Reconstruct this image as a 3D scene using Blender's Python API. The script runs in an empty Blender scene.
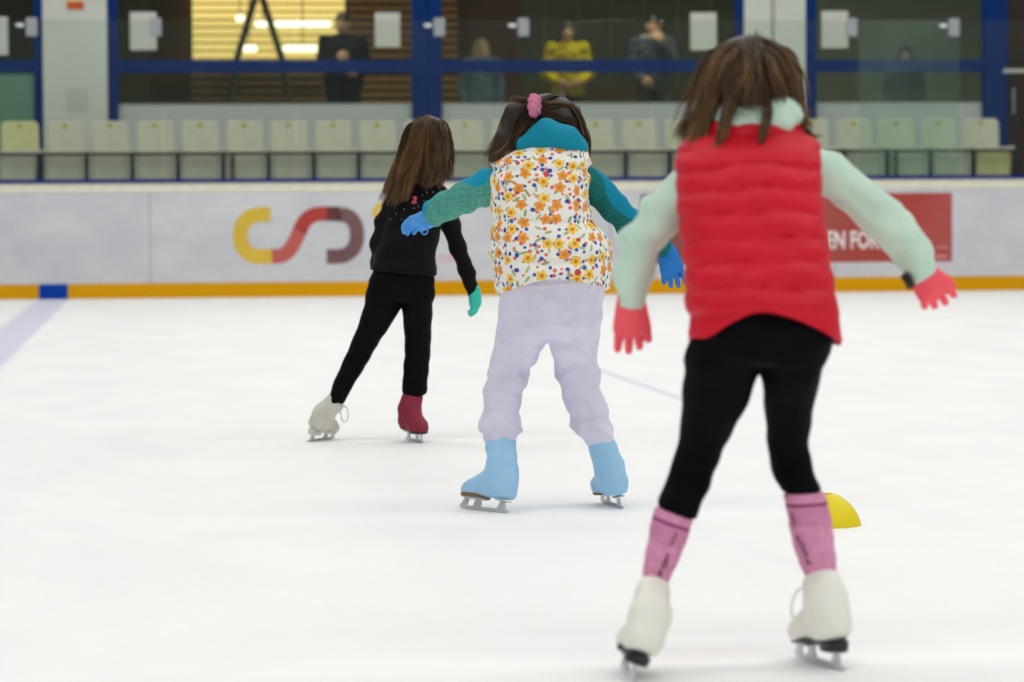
import bpy, bmesh, math, random
import numpy as np
from mathutils import Vector, Matrix

SC = bpy.context.scene
COL = SC.collection
random.seed(7)
RNG = np.random.default_rng(11)

# ------------------------------------------------------------------ camera
W_IMG, H_IMG = 1024, 682
FPX = 3100.0
CAM_H = 0.92
YAW = math.atan(352 / FPX)
PITCH = math.atan(134 / FPX)
ROLL = 0.006
R0 = np.array([math.cos(YAW), -math.sin(YAW), 0.0])
F0 = np.array([math.sin(YAW), math.cos(YAW), 0.0])
UP = np.array([0.0, 0.0, 1.0])
FWD = F0 * math.cos(PITCH) - UP * math.sin(PITCH)
U1 = UP * math.cos(PITCH) + F0 * math.sin(PITCH)
CUP = U1 * math.cos(ROLL) + R0 * math.sin(ROLL)
CRT = R0 * math.cos(ROLL) - U1 * math.sin(ROLL)
CPOS = np.array([0.0, 0.0, CAM_H])


def ray(px, py):
    return FWD + CRT * ((px - 512) / FPX) - CUP * ((py - 341) / FPX)


def at_depth(px, py, d):
    return CPOS + ray(px, py) * d


def on_ground(px, py, z=0.0):
    r = ray(px, py)
    return CPOS + r * ((z - CAM_H) / r[2])


def on_plane(px, py, Y):
    r = ray(px, py)
    return CPOS + r * (Y / r[1])


def project(p):
    d = np.asarray(p) - CPOS
    k = d @ FWD
    return np.array([512 + FPX * (d @ CRT) / k, 341 - FPX * (d @ CUP) / k])


cd = bpy.data.cameras.new('camera')
cam = bpy.data.objects.new('camera', cd)
COL.objects.link(cam)
cd.sensor_fit = 'HORIZONTAL'
cd.sensor_width = 36.0
cd.lens = FPX * 36.0 / W_IMG
cd.clip_end = 300
cd.dof.use_dof = True
cd.dof.focus_distance = 9.9
cd.dof.aperture_fstop = 4.2
m = Matrix.Identity(4)
for i in range(3):
    m[i][0] = CRT[i]; m[i][1] = CUP[i]; m[i][2] = -FWD[i]; m[i][3] = CPOS[i]
cam.matrix_world = m
SC.camera = cam

vs = SC.view_settings
SC.display_settings.display_device = 'sRGB'
vs.view_transform = 'Standard'
vs.look = 'None'
vs.gamma = 1.0
vs.use_curve_mapping = False
vs.exposure = -0.44


# ------------------------------------------------------------------ materials
def lin(c):
    out = []
    for v in c[:3]:
        v = v / 255.0
        out.append(v / 12.92 if v <= 0.04045 else ((v + 0.055) / 1.055) ** 2.4)
    return (*out, 1.0)


class NT:
    """small node builder"""
    def __init__(self, name):
        self.m = bpy.data.materials.new(name)
        self.m.use_nodes = True
        self.nt = self.m.node_tree
        self.b = self.nt.nodes['Principled BSDF']
        self.out = self.nt.nodes['Material Output']

    def n(self, typ, **kw):
        nd = self.nt.nodes.new(typ)
        for k, v in kw.items():
            setattr(nd, k, v)
        return nd

    def l(self, a, b):
        self.nt.links.new(a, b)

    def put(self, sock, v):
        if hasattr(v, 'is_output'):
            self.l(v, sock)
        else:
            sock.default_value = v

    def M(self, op, a, b=0.0, c=None):
        nd = self.n('ShaderNodeMath', operation=op)
        self.put(nd.inputs[0], a)
        self.put(nd.inputs[1], b)
        if c is not None:
            self.put(nd.inputs[2], c)
        return nd.outputs[0]

    def V(self, op, a, b=(0, 0, 0)):
        nd = self.n('ShaderNodeVectorMath', operation=op)
        self.put(nd.inputs[0], a)
        self.put(nd.inputs[1], b)
        return nd.outputs[0]

    def mix(self, f, a, b):
        nd = self.n('ShaderNodeMix', data_type='RGBA')
        self.put(nd.inputs[0], f)
        self.put(nd.inputs[6], a)
        self.put(nd.inputs[7], b)
        return nd.outputs[2]

    def noise(self, vec, scale, detail=3.0, rough=0.5):
        nd = self.n('ShaderNodeTexNoise')
        if vec is not None:
            self.l(vec, nd.inputs['Vector'])
        nd.inputs['Scale'].default_value = scale
        nd.inputs['Detail'].default_value = detail
        nd.inputs['Roughness'].default_value = rough
        return nd

    def obj(self):
        return self.n('ShaderNodeTexCoord').outputs['Object']

    def ramp(self, fac, stops):
        nd = self.n('ShaderNodeValToRGB')
        self.l(fac, nd.inputs[0])
        els = nd.color_ramp.elements
        while len(els) < len(stops):
            els.new(0.5)
        for e, (p, c) in zip(els, stops):
            e.position = p
            e.color = c
        return nd.outputs[0]

    def bump(self, h, strength=0.3, dist=0.01):
        nd = self.n('ShaderNodeBump')
        nd.inputs['Strength'].default_value = strength
        nd.inputs['Distance'].default_value = dist
        self.l(h, nd.inputs['Height'])
        self.l(nd.outputs[0], self.b.inputs['Normal'])


def mat(name, rgb, rough=0.6, spec=0.3, metal=0.0, var=0.06, vscale=20.0, bump=0.0, bscale=80.0, bdist=0.004,
        sheen=0.0, stretch=None):
    t = NT(name)
    c = lin(rgb)
    co = t.obj()
    if stretch:
        co = t.V('MULTIPLY', co, stretch)
    if var > 0:
        nz = t.noise(co, vscale)
        lo = tuple(v * (1 - var) for v in c[:3]) + (1,)
        hi = tuple(min(1, v * (1 + var)) for v in c[:3]) + (1,)
        t.l(t.ramp(nz.outputs['Fac'], [(0.3, lo), (0.7, hi)]), t.b.inputs['Base Color'])
    else:
        t.b.inputs['Base Color'].default_value = c
    t.b.inputs['Roughness'].default_value = rough
    t.b.inputs['Specular IOR Level'].default_value = spec
    t.b.inputs['Metallic'].default_value = metal
    if sheen:
        t.b.inputs['Sheen Weight'].default_value = sheen
    if bump > 0:
        nz = t.noise(co, bscale, 4)
        t.bump(nz.outputs['Fac'], bump, bdist)
    return t.m


def emit(name, rgb, strength):
    t = NT(name)
    t.b.inputs['Base Color'].default_value = (0, 0, 0, 1)
    t.b.inputs['Emission Color'].default_value = lin(rgb)
    t.b.inputs['Emission Strength'].default_value = strength
    return t.m


def glass(name, veil, refl, tint=(235, 245, 240), veil_rgb=(215, 225, 220)):
    t = NT(name)
    tr = t.n('ShaderNodeBsdfTransparent')
    tr.inputs[0].default_value = lin(tint)
    df = t.n('ShaderNodeBsdfDiffuse')
    df.inputs[0].default_value = lin(veil_rgb)
    gl = t.n('ShaderNodeBsdfGlossy')
    gl.inputs['Roughness'].default_value = 0.02
    gl.inputs[0].default_value = (1, 1, 1, 1)
    nz = t.noise(t.obj(), 1.6, 4)
    f = t.M('MULTIPLY', nz.outputs['Fac'], veil * 2.0)
    m1 = t.n('ShaderNodeMixShader')
    t.l(f, m1.inputs[0]); t.l(tr.outputs[0], m1.inputs[1]); t.l(df.outputs[0], m1.inputs[2])
    fr = t.n('ShaderNodeFresnel'); fr.inputs[0].default_value = 1.45
    m2 = t.n('ShaderNodeMixShader')
    t.l(t.M('MULTIPLY', fr.outputs[0], refl), m2.inputs[0])
    t.l(m1.outputs[0], m2.inputs[1]); t.l(gl.outputs[0], m2.inputs[2])
    t.l(m2.outputs[0], t.out.inputs[0])
    return t.m


# ------------------------------------------------------------------ object helpers
def tag(o, label=None, cat=None, group=None, kind=None):
    if label: o['label'] = label
    if cat: o['category'] = cat
    if group: o['group'] = group
    if kind: o['kind'] = kind
    return o


def link(name, me, mats=None, parent=None, loc=None):
    o = bpy.data.objects.new(name, me)
    COL.objects.link(o)
    if mats is not None:
        for mm in (mats if isinstance(mats, (list, tuple)) else [mats]):
            me.materials.append(mm)
    if parent is not None:
        o.parent = parent
    if loc is not None:
        o.location = loc
    return o


def empty(name, loc, rz=0.0):
    o = bpy.data.objects.new(name, None)
    o.empty_display_size = 0.1
    COL.objects.link(o)
    o.location = loc
    o.rotation_euler = (0, 0, rz)
    return o


def mesh_vf(name, v, f, smooth=True):
    me = bpy.data.meshes.new(name)
    v = np.asarray(v, dtype=np.float32)
    if isinstance(f, np.ndarray):
        nf, k = f.shape
        me.vertices.add(len(v)); me.vertices.foreach_set('co', v.ravel())
        me.loops.add(nf * k); me.loops.foreach_set('vertex_index', f.astype(np.int32).ravel())
        me.polygons.add(nf)
        me.polygons.foreach_set('loop_start', np.arange(0, nf * k, k, dtype=np.int32))
        me.polygons.foreach_set('loop_total', np.full(nf, k, dtype=np.int32))
        me.update(calc_edges=True)
        me.validate()
    else:
        me.from_pydata([tuple(map(float, p)) for p in v], [], [tuple(q) for q in f])
        me.update()
    if smooth:
        me.polygons.foreach_set('use_smooth', np.ones(len(me.polygons), dtype=bool))
    return me


class MB:
    """collects shapes into one bmesh"""
    def __init__(self):
        self.bm = bmesh.new()

    def box(self, c, s, bev=0.0, rot=None):
        bm = bmesh.new()
        bmesh.ops.create_cube(bm, size=1.0)
        for v in bm.verts:
            v.co = Vector((v.co.x * s[0], v.co.y * s[1], v.co.z * s[2]))
        if bev > 0:
            bmesh.ops.bevel(bm, geom=list(bm.edges), offset=bev, segments=2, affect='EDGES', profile=0.6)
        M_ = Matrix.Translation(Vector(c))
        if rot is not None:
            M_ = M_ @ rot.to_4x4()
        bm.transform(M_)
        self._merge(bm)
        return self

    def minmax(self, lo, hi, bev=0.0):
        c = [(a + b) / 2 for a, b in zip(lo, hi)]
        s = [abs(b - a) for a, b in zip(lo, hi)]
        return self.box(c, s, bev)

    def _merge(self, bm):
        me = bpy.data.meshes.new('tmp')
        bm.to_mesh(me); bm.free()
        self.bm.from_mesh(me)
        bpy.data.meshes.remove(me)

    def prism(self, pts, a, b, axis='y'):
        """polygon pts in the plane, extruded from a to b along axis"""
        bm = bmesh.new()
        def P3(p, t):
            if axis == 'y': return (p[0], t, p[1])
            if axis == 'z': return (p[0], p[1], t)
            return (t, p[0], p[1])
        va = [bm.verts.new(P3(p, a)) for p in pts]
        vb = [bm.verts.new(P3(p, b)) for p in pts]
        bm.faces.new(va); bm.faces.new(list(reversed(vb)))
        n = len(pts)
        for i in range(n):
            j = (i + 1) % n
            bm.faces.new((va[j], va[i], vb[i], vb[j]))
        bmesh.ops.recalc_face_normals(bm, faces=list(bm.faces))
        self._merge(bm)
        return self

    def tube(self, pts, r, seg=8):
        v, f = tube_mesh(np.asarray(pts, float), r, seg)
        bm = bmesh.new()
        vv = [bm.verts.new(p) for p in v]
        for q in f:
            bm.faces.new([vv[i] for i in q])
        self._merge(bm)
        return self

    def build(self, name, mats, parent=None, smooth=False, loc=None):
        me = bpy.data.meshes.new(name)
        self.bm.to_mesh(me); self.bm.free()
        if smooth:
            me.polygons.foreach_set('use_smooth', np.ones(len(me.polygons), dtype=bool))
        return link(name, me, mats, parent, loc)


def tube_mesh(pts, r, seg=8):
    n = len(pts)
    rr = np.full(n, r) if np.isscalar(r) else np.asarray(r, float)
    V_, F_ = [], []
    prev = None
    for i in range(n):
        t = pts[min(i + 1, n - 1)] - pts[max(i - 1, 0)]
        t = t / (np.linalg.norm(t) + 1e-9)
        if prev is None:
            a = np.array([0, 0, 1.0]) if abs(t[2]) < 0.9 else np.array([1.0, 0, 0])
        else:
            a = prev
        a = a - t * (a @ t); a = a / (np.linalg.norm(a) + 1e-9)
        prev = a
        b = np.cross(t, a)
        for k in range(seg):
            an = 2 * math.pi * k / seg
            V_.append(pts[i] + rr[i] * (a * math.cos(an) + b * math.sin(an)))
    for i in range(n - 1):
        for k in range(seg):
            k2 = (k + 1) % seg
            F_.append((i * seg + k, i * seg + k2, (i + 1) * seg + k2, (i + 1) * seg + k))
    F_.append(tuple(reversed(range(seg))))
    F_.append(tuple(range((n - 1) * seg, n * seg)))
    return V_, F_


# ------------------------------------------------------------------ signed-distance modelling
def smin(a, b, k):
    if k <= 0:
        return np.minimum(a, b)
    h = np.maximum(k - np.abs(a - b), 0.0) / k
    return np.minimum(a, b) - h * h * k * 0.25


class Cone:
    def __init__(s, a, b, ra, rb, k=0.02, flat=None):
        s.a = np.asarray(a, float); s.b = np.asarray(b, float); s.ra = ra; s.rb = rb; s.k = k
        s.flat = flat   # (axis, factor) : factor > 1 makes it thinner along axis

    def bbox(s):
        r = max(s.ra, s.rb)
        if s.flat and s.flat[1] < 1: r = r / s.flat[1]
        return np.minimum(s.a, s.b) - r, np.maximum(s.a, s.b) + r

    def ev(s, x, y, z):
        dx, dy, dz = x - s.a[0], y - s.a[1], z - s.a[2]
        ba = s.b - s.a
        if s.flat:
            ax = np.asarray(s.flat[0], float); ax = ax / np.linalg.norm(ax); g = s.flat[1] - 1
            q = (dx * ax[0] + dy * ax[1] + dz * ax[2]) * g
            dx, dy, dz = dx + ax[0] * q, dy + ax[1] * q, dz + ax[2] * q
            ba = ba + ax * (ba @ ax) * g
        L = ba @ ba + 1e-12
        t = np.clip((dx * ba[0] + dy * ba[1] + dz * ba[2]) / L, 0, 1)
        return np.sqrt((dx - t * ba[0]) ** 2 + (dy - t * ba[1]) ** 2 + (dz - t * ba[2]) ** 2) - (s.ra + t * (s.rb - s.ra))


class Ell:
    def __init__(s, c, rad, k=0.02, basis=None):
        s.c = np.asarray(c, float); s.r = np.asarray(rad, float); s.k = k
        s.B = np.eye(3) if basis is None else np.asarray(basis, float)   # rows = axes

    def bbox(s):
        r = max(s.r) if not np.allclose(s.B, np.eye(3)) else s.r
        return s.c - r, s.c + r

    def ev(s, x, y, z):
        dx, dy, dz = x - s.c[0], y - s.c[1], z - s.c[2]
        k0 = 0; k1 = 0
        for i in range(3):
            q = (dx * s.B[i][0] + dy * s.B[i][1] + dz * s.B[i][2]) / s.r[i]
            k0 = k0 + q * q
            k1 = k1 + (q / s.r[i]) ** 2
        k0 = np.sqrt(k0); k1 = np.sqrt(k1) + 1e-9
        return k0 * (k0 - 1.0) / k1


def smooth_interp(t, ts, vs):
    """monotone-ish cubic through the given rows"""
    ts = np.asarray(ts); vs = np.asarray(vs)
    n = len(ts)
    if n < 3:
        return np.interp(t, ts, vs)
    h = np.diff(ts); d = np.diff(vs) / h
    mm = np.zeros(n)
    for i in range(1, n - 1):
        if d[i - 1] * d[i] > 0:
            w1, w2 = 2 * h[i] + h[i - 1], h[i] + 2 * h[i - 1]
            mm[i] = (w1 + w2) / (w1 / d[i - 1] + w2 / d[i])
    mm[0], mm[-1] = d[0], d[-1]
    tc = np.clip(t, ts[0], ts[-1])
    i = np.clip(np.searchsorted(ts, tc) - 1, 0, n - 2)
    s = (tc - ts[i]) / h[i]
    return ((2 * s ** 3 - 3 * s ** 2 + 1) * vs[i] + (s ** 3 - 2 * s ** 2 + s) * h[i] * mm[i]
            + (-2 * s ** 3 + 3 * s ** 2) * vs[i + 1] + (s ** 3 - s ** 2) * h[i] * mm[i + 1])


class Loft:
    """horizontal slices: rows of (z, u centre, w centre, half width, half depth)"""
    def __init__(s, rows, k=0.02, n=2.3, cap=0.012):
        r = sorted(rows)
        s.z = np.array([q[0] for q in r]); s.c = np.array([q[1:] for q in r]); s.k = k; s.n = n; s.cap = cap

    def bbox(s):
        c = s.c
        return (np.array([(c[:, 0] - c[:, 2]).min(), (c[:, 1] - c[:, 3]).min(), s.z[0]]),
                np.array([(c[:, 0] + c[:, 2]).max(), (c[:, 1] + c[:, 3]).max(), s.z[-1]]))

    def ev(s, x, y, z):
        uc, wc, a, b = [smooth_interp(z, s.z, s.c[:, i]) for i in range(4)]
        q = (np.abs((x - uc) / a) ** s.n + np.abs((y - wc) / b) ** s.n) ** (1.0 / s.n)
        d = (q - 1.0) * np.minimum(a, b)
        e = np.maximum(z - s.z[-1], s.z[0] - z)
        return -smin(-d, -(e + 0 * d), s.cap)


def field_mesh(prims, h, clips=(), disp=None, subs=(), pad=0.03, lo=None, hi=None, fclip=None):
    bl = np.min([p.bbox()[0] for p in prims], axis=0) - pad if lo is None else np.asarray(lo, float)
    bh = np.max([p.bbox()[1] for p in prims], axis=0) + pad if hi is None else np.asarray(hi, float)
    n = np.ceil((bh - bl) / h).astype(int) + 1
    ax = [bl[i] + h * np.arange(n[i]) for i in range(3)]
    f = np.full(n, 0.2)

    def sub(p, mar):
        a, b = p.bbox()
        i0 = np.clip(np.floor((a - mar - bl) / h).astype(int), 0, n - 1)
        i1 = np.clip(np.ceil((b + mar - bl) / h).astype(int) + 1, 1, n)
        sl = tuple(slice(i0[i], i1[i]) for i in range(3))
        return sl, ax[0][sl[0], None, None], ax[1][None, sl[1], None], ax[2][None, None, sl[2]]
    for p in prims:
        sl, x, y, z = sub(p, p.k + 3 * h)
        f[sl] = smin(f[sl], p.ev(x, y, z), p.k)
    X, Y, Z = ax[0][:, None, None], ax[1][None, :, None], ax[2][None, None, :]
    if disp is not None:
        f = f - disp(X, Y, Z)
    for p in subs:
        sl, x, y, z = sub(p, p.k + 3 * h)
        f[sl] = -smin(-f[sl], p.ev(x, y, z), p.k)
    for pt, nr, k in clips:
        nr = np.asarray(nr, float); nr = nr / np.linalg.norm(nr)
        d = (X - pt[0]) * nr[0] + (Y - pt[1]) * nr[1] + (Z - pt[2]) * nr[2]
        f = -smin(-f, -d, k)
    if fclip is not None:
        f = -smin(-f, -fclip(X, Y, Z), 0.008)
    # close at the grid border
    f[0] = f[-1] = 0.2; f[:, 0] = f[:, -1] = 0.2; f[:, :, 0] = f[:, :, -1] = 0.2
    return nets(f, bl, h)


def nets(f, origin, h):
    ins = f < 0
    nx, ny, nz = f.shape
    cnt = np.zeros((nx - 1, ny - 1, nz - 1), dtype=np.int8)
    for i in (0, 1):
        for j in (0, 1):
            for k in (0, 1):
                cnt += ins[i:nx - 1 + i, j:ny - 1 + j, k:nz - 1 + k]
    act = np.argwhere((cnt > 0) & (cnt < 8))
    idx = np.full(cnt.shape, -1, dtype=np.int64)
    idx[tuple(act.T)] = np.arange(len(act))
    acc = np.zeros((len(act), 3)); num = np.zeros(len(act))
    cs = [(i, j, k) for i in (0, 1) for j in (0, 1) for k in (0, 1)]
    for a in cs:
        for d in range(3):
            if a[d] == 0:
                b = list(a); b[d] = 1
                fa = f[act[:, 0] + a[0], act[:, 1] + a[1], act[:, 2] + a[2]]
                fb = f[act[:, 0] + b[0], act[:, 1] + b[1], act[:, 2] + b[2]]
                cr = (fa < 0) != (fb < 0)
                t = np.where(cr, fa / np.where(cr, fa - fb, 1), 0)
                p = np.tile(np.array(a, float), (len(act), 1)); p[:, d] += t
                acc[cr] += p[cr]; num[cr] += 1
    v = (act + acc / num[:, None]) * h + origin
    faces = []
    for d in range(3):
        e, g = (d + 1) % 3, (d + 2) % 3
        s0 = [slice(None)] * 3; s1 = [slice(None)] * 3
        s0[d] = slice(0, -1); s1[d] = slice(1, None)
        A, B_ = ins[tuple(s0)], ins[tuple(s1)]
        ed = np.argwhere(A != B_)
        ok = (ed[:, e] > 0) & (ed[:, g] > 0) & (ed[:, e] < f.shape[e] - 1) & (ed[:, g] < f.shape[g] - 1)
        ed = ed[ok]
        fl = A[tuple(ed.T)]
        def cell(de, dg):
            q = ed.copy(); q[:, e] += de; q[:, g] += dg
            return idx[tuple(q.T)]
        q = np.stack([cell(-1, -1), cell(0, -1), cell(0, 0), cell(-1, 0)], axis=1)
        q[~fl] = q[~fl][:, ::-1]
        faces.append(q)
    faces = np.concatenate(faces)
    faces = faces[(faces >= 0).all(axis=1)]
    return v, faces


def sdf_obj(name, prims, h, mats, parent, **kw):
    v, f = field_mesh(prims, h, **kw)
    o = link(name, mesh_vf(name, v, f), mats, parent)
    return o, v


def unit(v):
    v = np.asarray(v, float)
    return v / (np.linalg.norm(v) + 1e-12)


def hand_prims(Wp, d, n, L=0.14, s=(1, 0, 0), curl=0.35, spread=0.12, fat=1.0, k=0.004, thumb=0.75, wide=1.0):
    """wrist point, direction of the fingers, back-of-hand normal, thumb side: palm, four unequal fingers, thumb"""
    d = unit(d)
    s = unit(np.asarray(s, float) - d * (np.asarray(s, float) @ d))
    n0 = np.asarray(n, float)
    nn = unit(np.cross(d, s))
    if nn @ n0 < 0:
        nn = -nn
    Wp = np.asarray(Wp, float)
    out = []
    pl = 0.50 * L
    offs = [q * wide for q in (0.205, 0.07, -0.065, -0.185)]
    lens = [0.44, 0.50, 0.46, 0.36]
    rad = 0.066 * L * fat
    for i in range(4):
        kn = Wp + d * pl * (0.98 if i in (1, 2) else 0.93) + s * offs[i] * L
        out.append(Cone(Wp + d * 0.08 * L + s * offs[i] * L * 0.5, kn, rad * 1.35, rad * 1.2, 0.02 if i else 0.012))
    for i in range(4):
        kn = Wp + d * pl * (0.98 if i in (1, 2) else 0.93) + s * offs[i] * L
        dirv = unit(d + s * spread * (1.5 - i) * 0.9)
        p = kn
        c = curl * (1 + 0.18 * i)
        for j, fr in enumerate((0.45, 0.31, 0.24)):
            an = c * (0.8 if j == 0 else 1.0)
            side = unit(np.cross(dirv, nn))
            dirv2 = unit(dirv * math.cos(an) - nn * math.sin(an))
            nn_i = unit(nn * math.cos(an) + dirv * math.sin(an))
            q = p + dirv2 * lens[i] * L * fr
            out.append(Cone(p, q, rad * (1.0 - 0.06 * j), rad * (0.95 - 0.08 * j), k))
            p, dirv = q, dirv2
            nn_keep = nn_i
            nn = nn_i
        nn = unit(np.cross(d, s)); nn = nn if nn @ n0 > 0 else -nn
    t0 = Wp + d * 0.20 * L + s * 0.13 * L
    t1 = t0 + unit(d * 0.8 + s * thumb - nn * 0.2) * 0.22 * L
    t2 = t1 + unit(d * 1.0 + s * thumb * 0.55 - nn * 0.25) * 0.17 * L
    t3 = t2 + unit(d * 1.0 + s * thumb * 0.2 - nn * 0.3) * 0.13 * L
    out.append(Cone(t0, t1, rad * 1.45, rad * 1.2, 0.012))
    out.append(Cone(t1, t2, rad * 1.15, rad * 1.05, k))
    out.append(Cone(t2, t3, rad * 1.05, rad * 0.9, k))
    return out


def head_prims(c, fw, up, S):
    """a child's head of height S: skull, jaw, nose, lips, ears (face along fw)"""
    fw = unit(fw); up = unit(np.asarray(up, float) - fw * (np.asarray(up, float) @ fw)); rt = np.cross(fw, up)
    B = np.stack([rt, fw, up])
    c = np.asarray(c, float)
    def P(r, f, u): return c + (rt * r + fw * f + up * u) * S
    pr = [Ell(P(0, -0.05, 0.12), np.array([0.36, 0.43, 0.38]) * S, 0.02, B),
          Ell(P(0, 0.10, -0.16), np.array([0.27, 0.30, 0.33]) * S, 0.03 , B),
          Ell(P(0, 0.24, -0.38), np.array([0.12, 0.12, 0.10]) * S, 0.03, B),
          Cone(P(0, 0.37, 0.02), P(0, 0.46, -0.10), 0.030 * S, 0.052 * S, 0.012),
          Ell(P(0, 0.355, -0.235), np.array([0.10, 0.05, 0.026]) * S, 0.008, B),
          Ell(P(0.17, 0.30, -0.10), np.array([0.10, 0.09, 0.10]) * S, 0.02, B),
          Ell(P(-0.17, 0.30, -0.10), np.array([0.10, 0.09, 0.10]) * S, 0.02, B)]
    for e in (-1, 1):
        pr.append(Ell(P(e * 0.365, -0.02, -0.04), np.array([0.035, 0.085, 0.13]) * S, 0.008, B))
    subs = [Ell(P(e * 0.15, 0.42, 0.03), np.array([0.085, 0.075, 0.05]) * S, 0.012, B) for e in (-1, 1)]
    eyes = [P(e * 0.15, 0.345, 0.03) for e in (-1, 1)]
    return pr, subs, eyes, P


def eye_obj(p, r, parent, m_):
    bm = bmesh.new()
    bmesh.ops.create_uvsphere(bm, u_segments=12, v_segments=8, radius=r)
    me = bpy.data.meshes.new('eye'); bm.to_mesh(me); bm.free()
    me.polygons.foreach_set('use_smooth', np.ones(len(me.polygons), dtype=bool))
    return link('eye', me, m_, parent, loc=tuple(p))


# ------------------------------------------------------------------ hair
def catmull(pts, n):
    pts = np.asarray(pts, float)
    P_ = np.vstack([2 * pts[0] - pts[1], pts, 2 * pts[-1] - pts[-2]])
    m_ = len(pts) - 1
    out = []
    for t in np.linspace(0, m_ - 1e-6, n):
        i = int(t); s = t - i
        p0, p1, p2, p3 = P_[i], P_[i + 1], P_[i + 2], P_[i + 3]
        out.append(0.5 * (2 * p1 + (p2 - p0) * s + (2 * p0 - 5 * p1 + 4 * p2 - p3) * s * s + (3 * p1 - p0 - 3 * p2 + p3) * s ** 3))
    return np.array(out)


def hair_strands(guides, n_pts=14, seg=3, wob=0.004):
    """guides: (points, root spread, tip spread, count, strand radius). one tube per strand"""
    V_, F_, S_ = [], [], []
    off = 0
    for pts, r0, r1, cnt, sr in guides:
        base = catmull(pts, n_pts)
        t = np.linspace(0, 1, n_pts)
        nl = max(3, cnt // 11)
        lo_ = RNG.normal(0, 1, (nl, 3)); lo_ = lo_ / np.linalg.norm(lo_, axis=1)[:, None] * (RNG.random((nl, 1)) ** 0.5)
        lsh = RNG.random(nl); lph = RNG.random((nl, 3)) * 6.28
        for q in range(cnt):
            j = RNG.integers(nl)
            o = RNG.normal(0, 1, 3); o = o / np.linalg.norm(o) * (RNG.random() ** 0.5)
            o2 = lo_[j] * 1.1 + RNG.normal(0, 0.24, 3)
            o = 0.6 * o + 0.5 * lo_[j]
            spr = (r0 + (r1 - r0) * t)[:, None]
            ph = RNG.random(3) * 6.28
            wv = np.stack([np.sin(t * (5 + 2 * k) + ph[k]) for k in range(3)], 1) * wob * t[:, None]
            wv = wv * 0.4 + np.stack([np.sin(t * (6 + k) + lph[j][k]) for k in range(3)], 1) * wob * 1.1 * t[:, None]
            end = 1.0 - 0.30 * RNG.random() ** 1.6
            ln = base + (o * (1 - t)[:, None] + o2 * t[:, None]) * spr + wv
            tt = t * end
            ln = np.stack([np.interp(tt, t, ln[:, k]) for k in range(3)], 1)
            rad = sr * (0.75 + 0.5 * RNG.random()) * np.clip(1.15 - t ** 3 * 0.85, 0.2, 1)
            v, f = tube_mesh(ln, rad, seg)
            V_.extend(v); F_.extend([tuple(i + off for i in fc) for fc in f]); off += len(v)
            S_.extend(np.clip(RNG.random() * 0.45 + lsh[j] * 0.5 + np.repeat(t, seg) * 0.3 - 0.12, 0, 1))
    return V_, F_, S_


def hair_obj(name, parent, guides, base_prims, m_, base_h=0.006, base_shade=0.15, clips=(), disp=None, **kw):
    bv, bf = field_mesh(base_prims, base_h, clips=clips, disp=disp)
    hv, hf, hs = hair_strands(guides, **kw)
    nb = len(bv)
    v = list(map(tuple, bv)) + list(map(tuple, hv))
    f = [tuple(q) for q in bf] + [tuple(i + nb for i in q) for q in hf]
    me = mesh_vf(name, v, f)
    at = me.attributes.new('shade', 'FLOAT', 'POINT')
    sh = np.array([base_shade] * nb + hs, dtype=np.float32)
    if len(at.data) == len(sh):
        at.data.foreach_set('value', sh)
    return link(name, me, m_, parent)


def hair_mat(name, dark, mid, light):
    t = NT(name)
    a = t.n('ShaderNodeAttribute'); a.attribute_name = 'shade'
    nz = t.noise(t.obj(), 14, 2)
    f = t.M('ADD', t.M('MULTIPLY', a.outputs['Fac'], 0.75), t.M('MULTIPLY', nz.outputs['Fac'], 0.3))
    t.l(t.ramp(f, [(0.12, lin(dark)), (0.55, lin(mid)), (1.0, lin(light))]), t.b.inputs['Base Color'])
    t.b.inputs['Roughness'].default_value = 0.45
    t.b.inputs['Specular IOR Level'].default_value = 0.35
    return t.m

# ================================================================== SETTING
BY = on_ground(512, 295)[1]          # front face of the dasher boards
YS = BY + 0.75                       # front of the seats
YB = YS + 0.55                       # seat backrests
YF = BY + 2.6                        # glazed facade behind the seats
YK = YF + 4.2                        # back wall of the lobby


def XZ(px, py, Y):
    p = on_plane(px, py, Y)
    return p[0], p[2]


def rect(px0, py0, px1, py1, Y):
    """world x0,z0,x1,z1 of a pixel rectangle standing on the plane y=Y"""
    xm, ym = (px0 + px1) / 2, (py0 + py1) / 2
    return XZ(px0, ym, Y)[0], XZ(xm, py1, Y)[1], XZ(px1, ym, Y)[0], XZ(xm, py0, Y)[1]


# ---- ice
X_BLUE0 = XZ(39, 297, BY)[0]
X_BLUE1 = XZ(68, 297, BY)[0]
pA = on_ground(585, 365); pB = on_ground(690, 402)
t = NT('rink_ice')
co = t.obj()
sx = t.n('ShaderNodeSeparateXYZ'); t.l(co, sx.inputs[0])
gx, gy = sx.outputs[0], sx.outputs[1]
nz = t.noise(t.V('MULTIPLY', co, (1.0, 0.35, 1.0)), 2.0, 5, 0.6)
base = t.ramp(nz.outputs['Fac'], [(0.3, lin((243, 244, 244))), (0.7, lin((250, 250, 250)))])
# painted lines under the ice
wob = t.M('MULTIPLY', t.M('SUBTRACT', nz.outputs['Fac'], 0.5), 0.04)
def band(c, hw, soft):
    dd = t.M('ABSOLUTE', t.M('SUBTRACT', t.M('ADD', gx, wob), c))
    mr = t.n('ShaderNodeMapRange', interpolation_type='SMOOTHSTEP')
    t.l(dd, mr.inputs[0]); mr.inputs[1].default_value = hw; mr.inputs[2].default_value = hw + soft
    mr.inputs[3].default_value = 1; mr.inputs[4].default_value = 0
    return mr.outputs[0]
bl = t.M('MULTIPLY', band((X_BLUE0 + X_BLUE1) / 2, abs(X_BLUE1 - X_BLUE0) / 2 - 0.03, 0.08), 0.62)
col = t.mix(bl, base, lin((196, 196, 226)))
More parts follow.
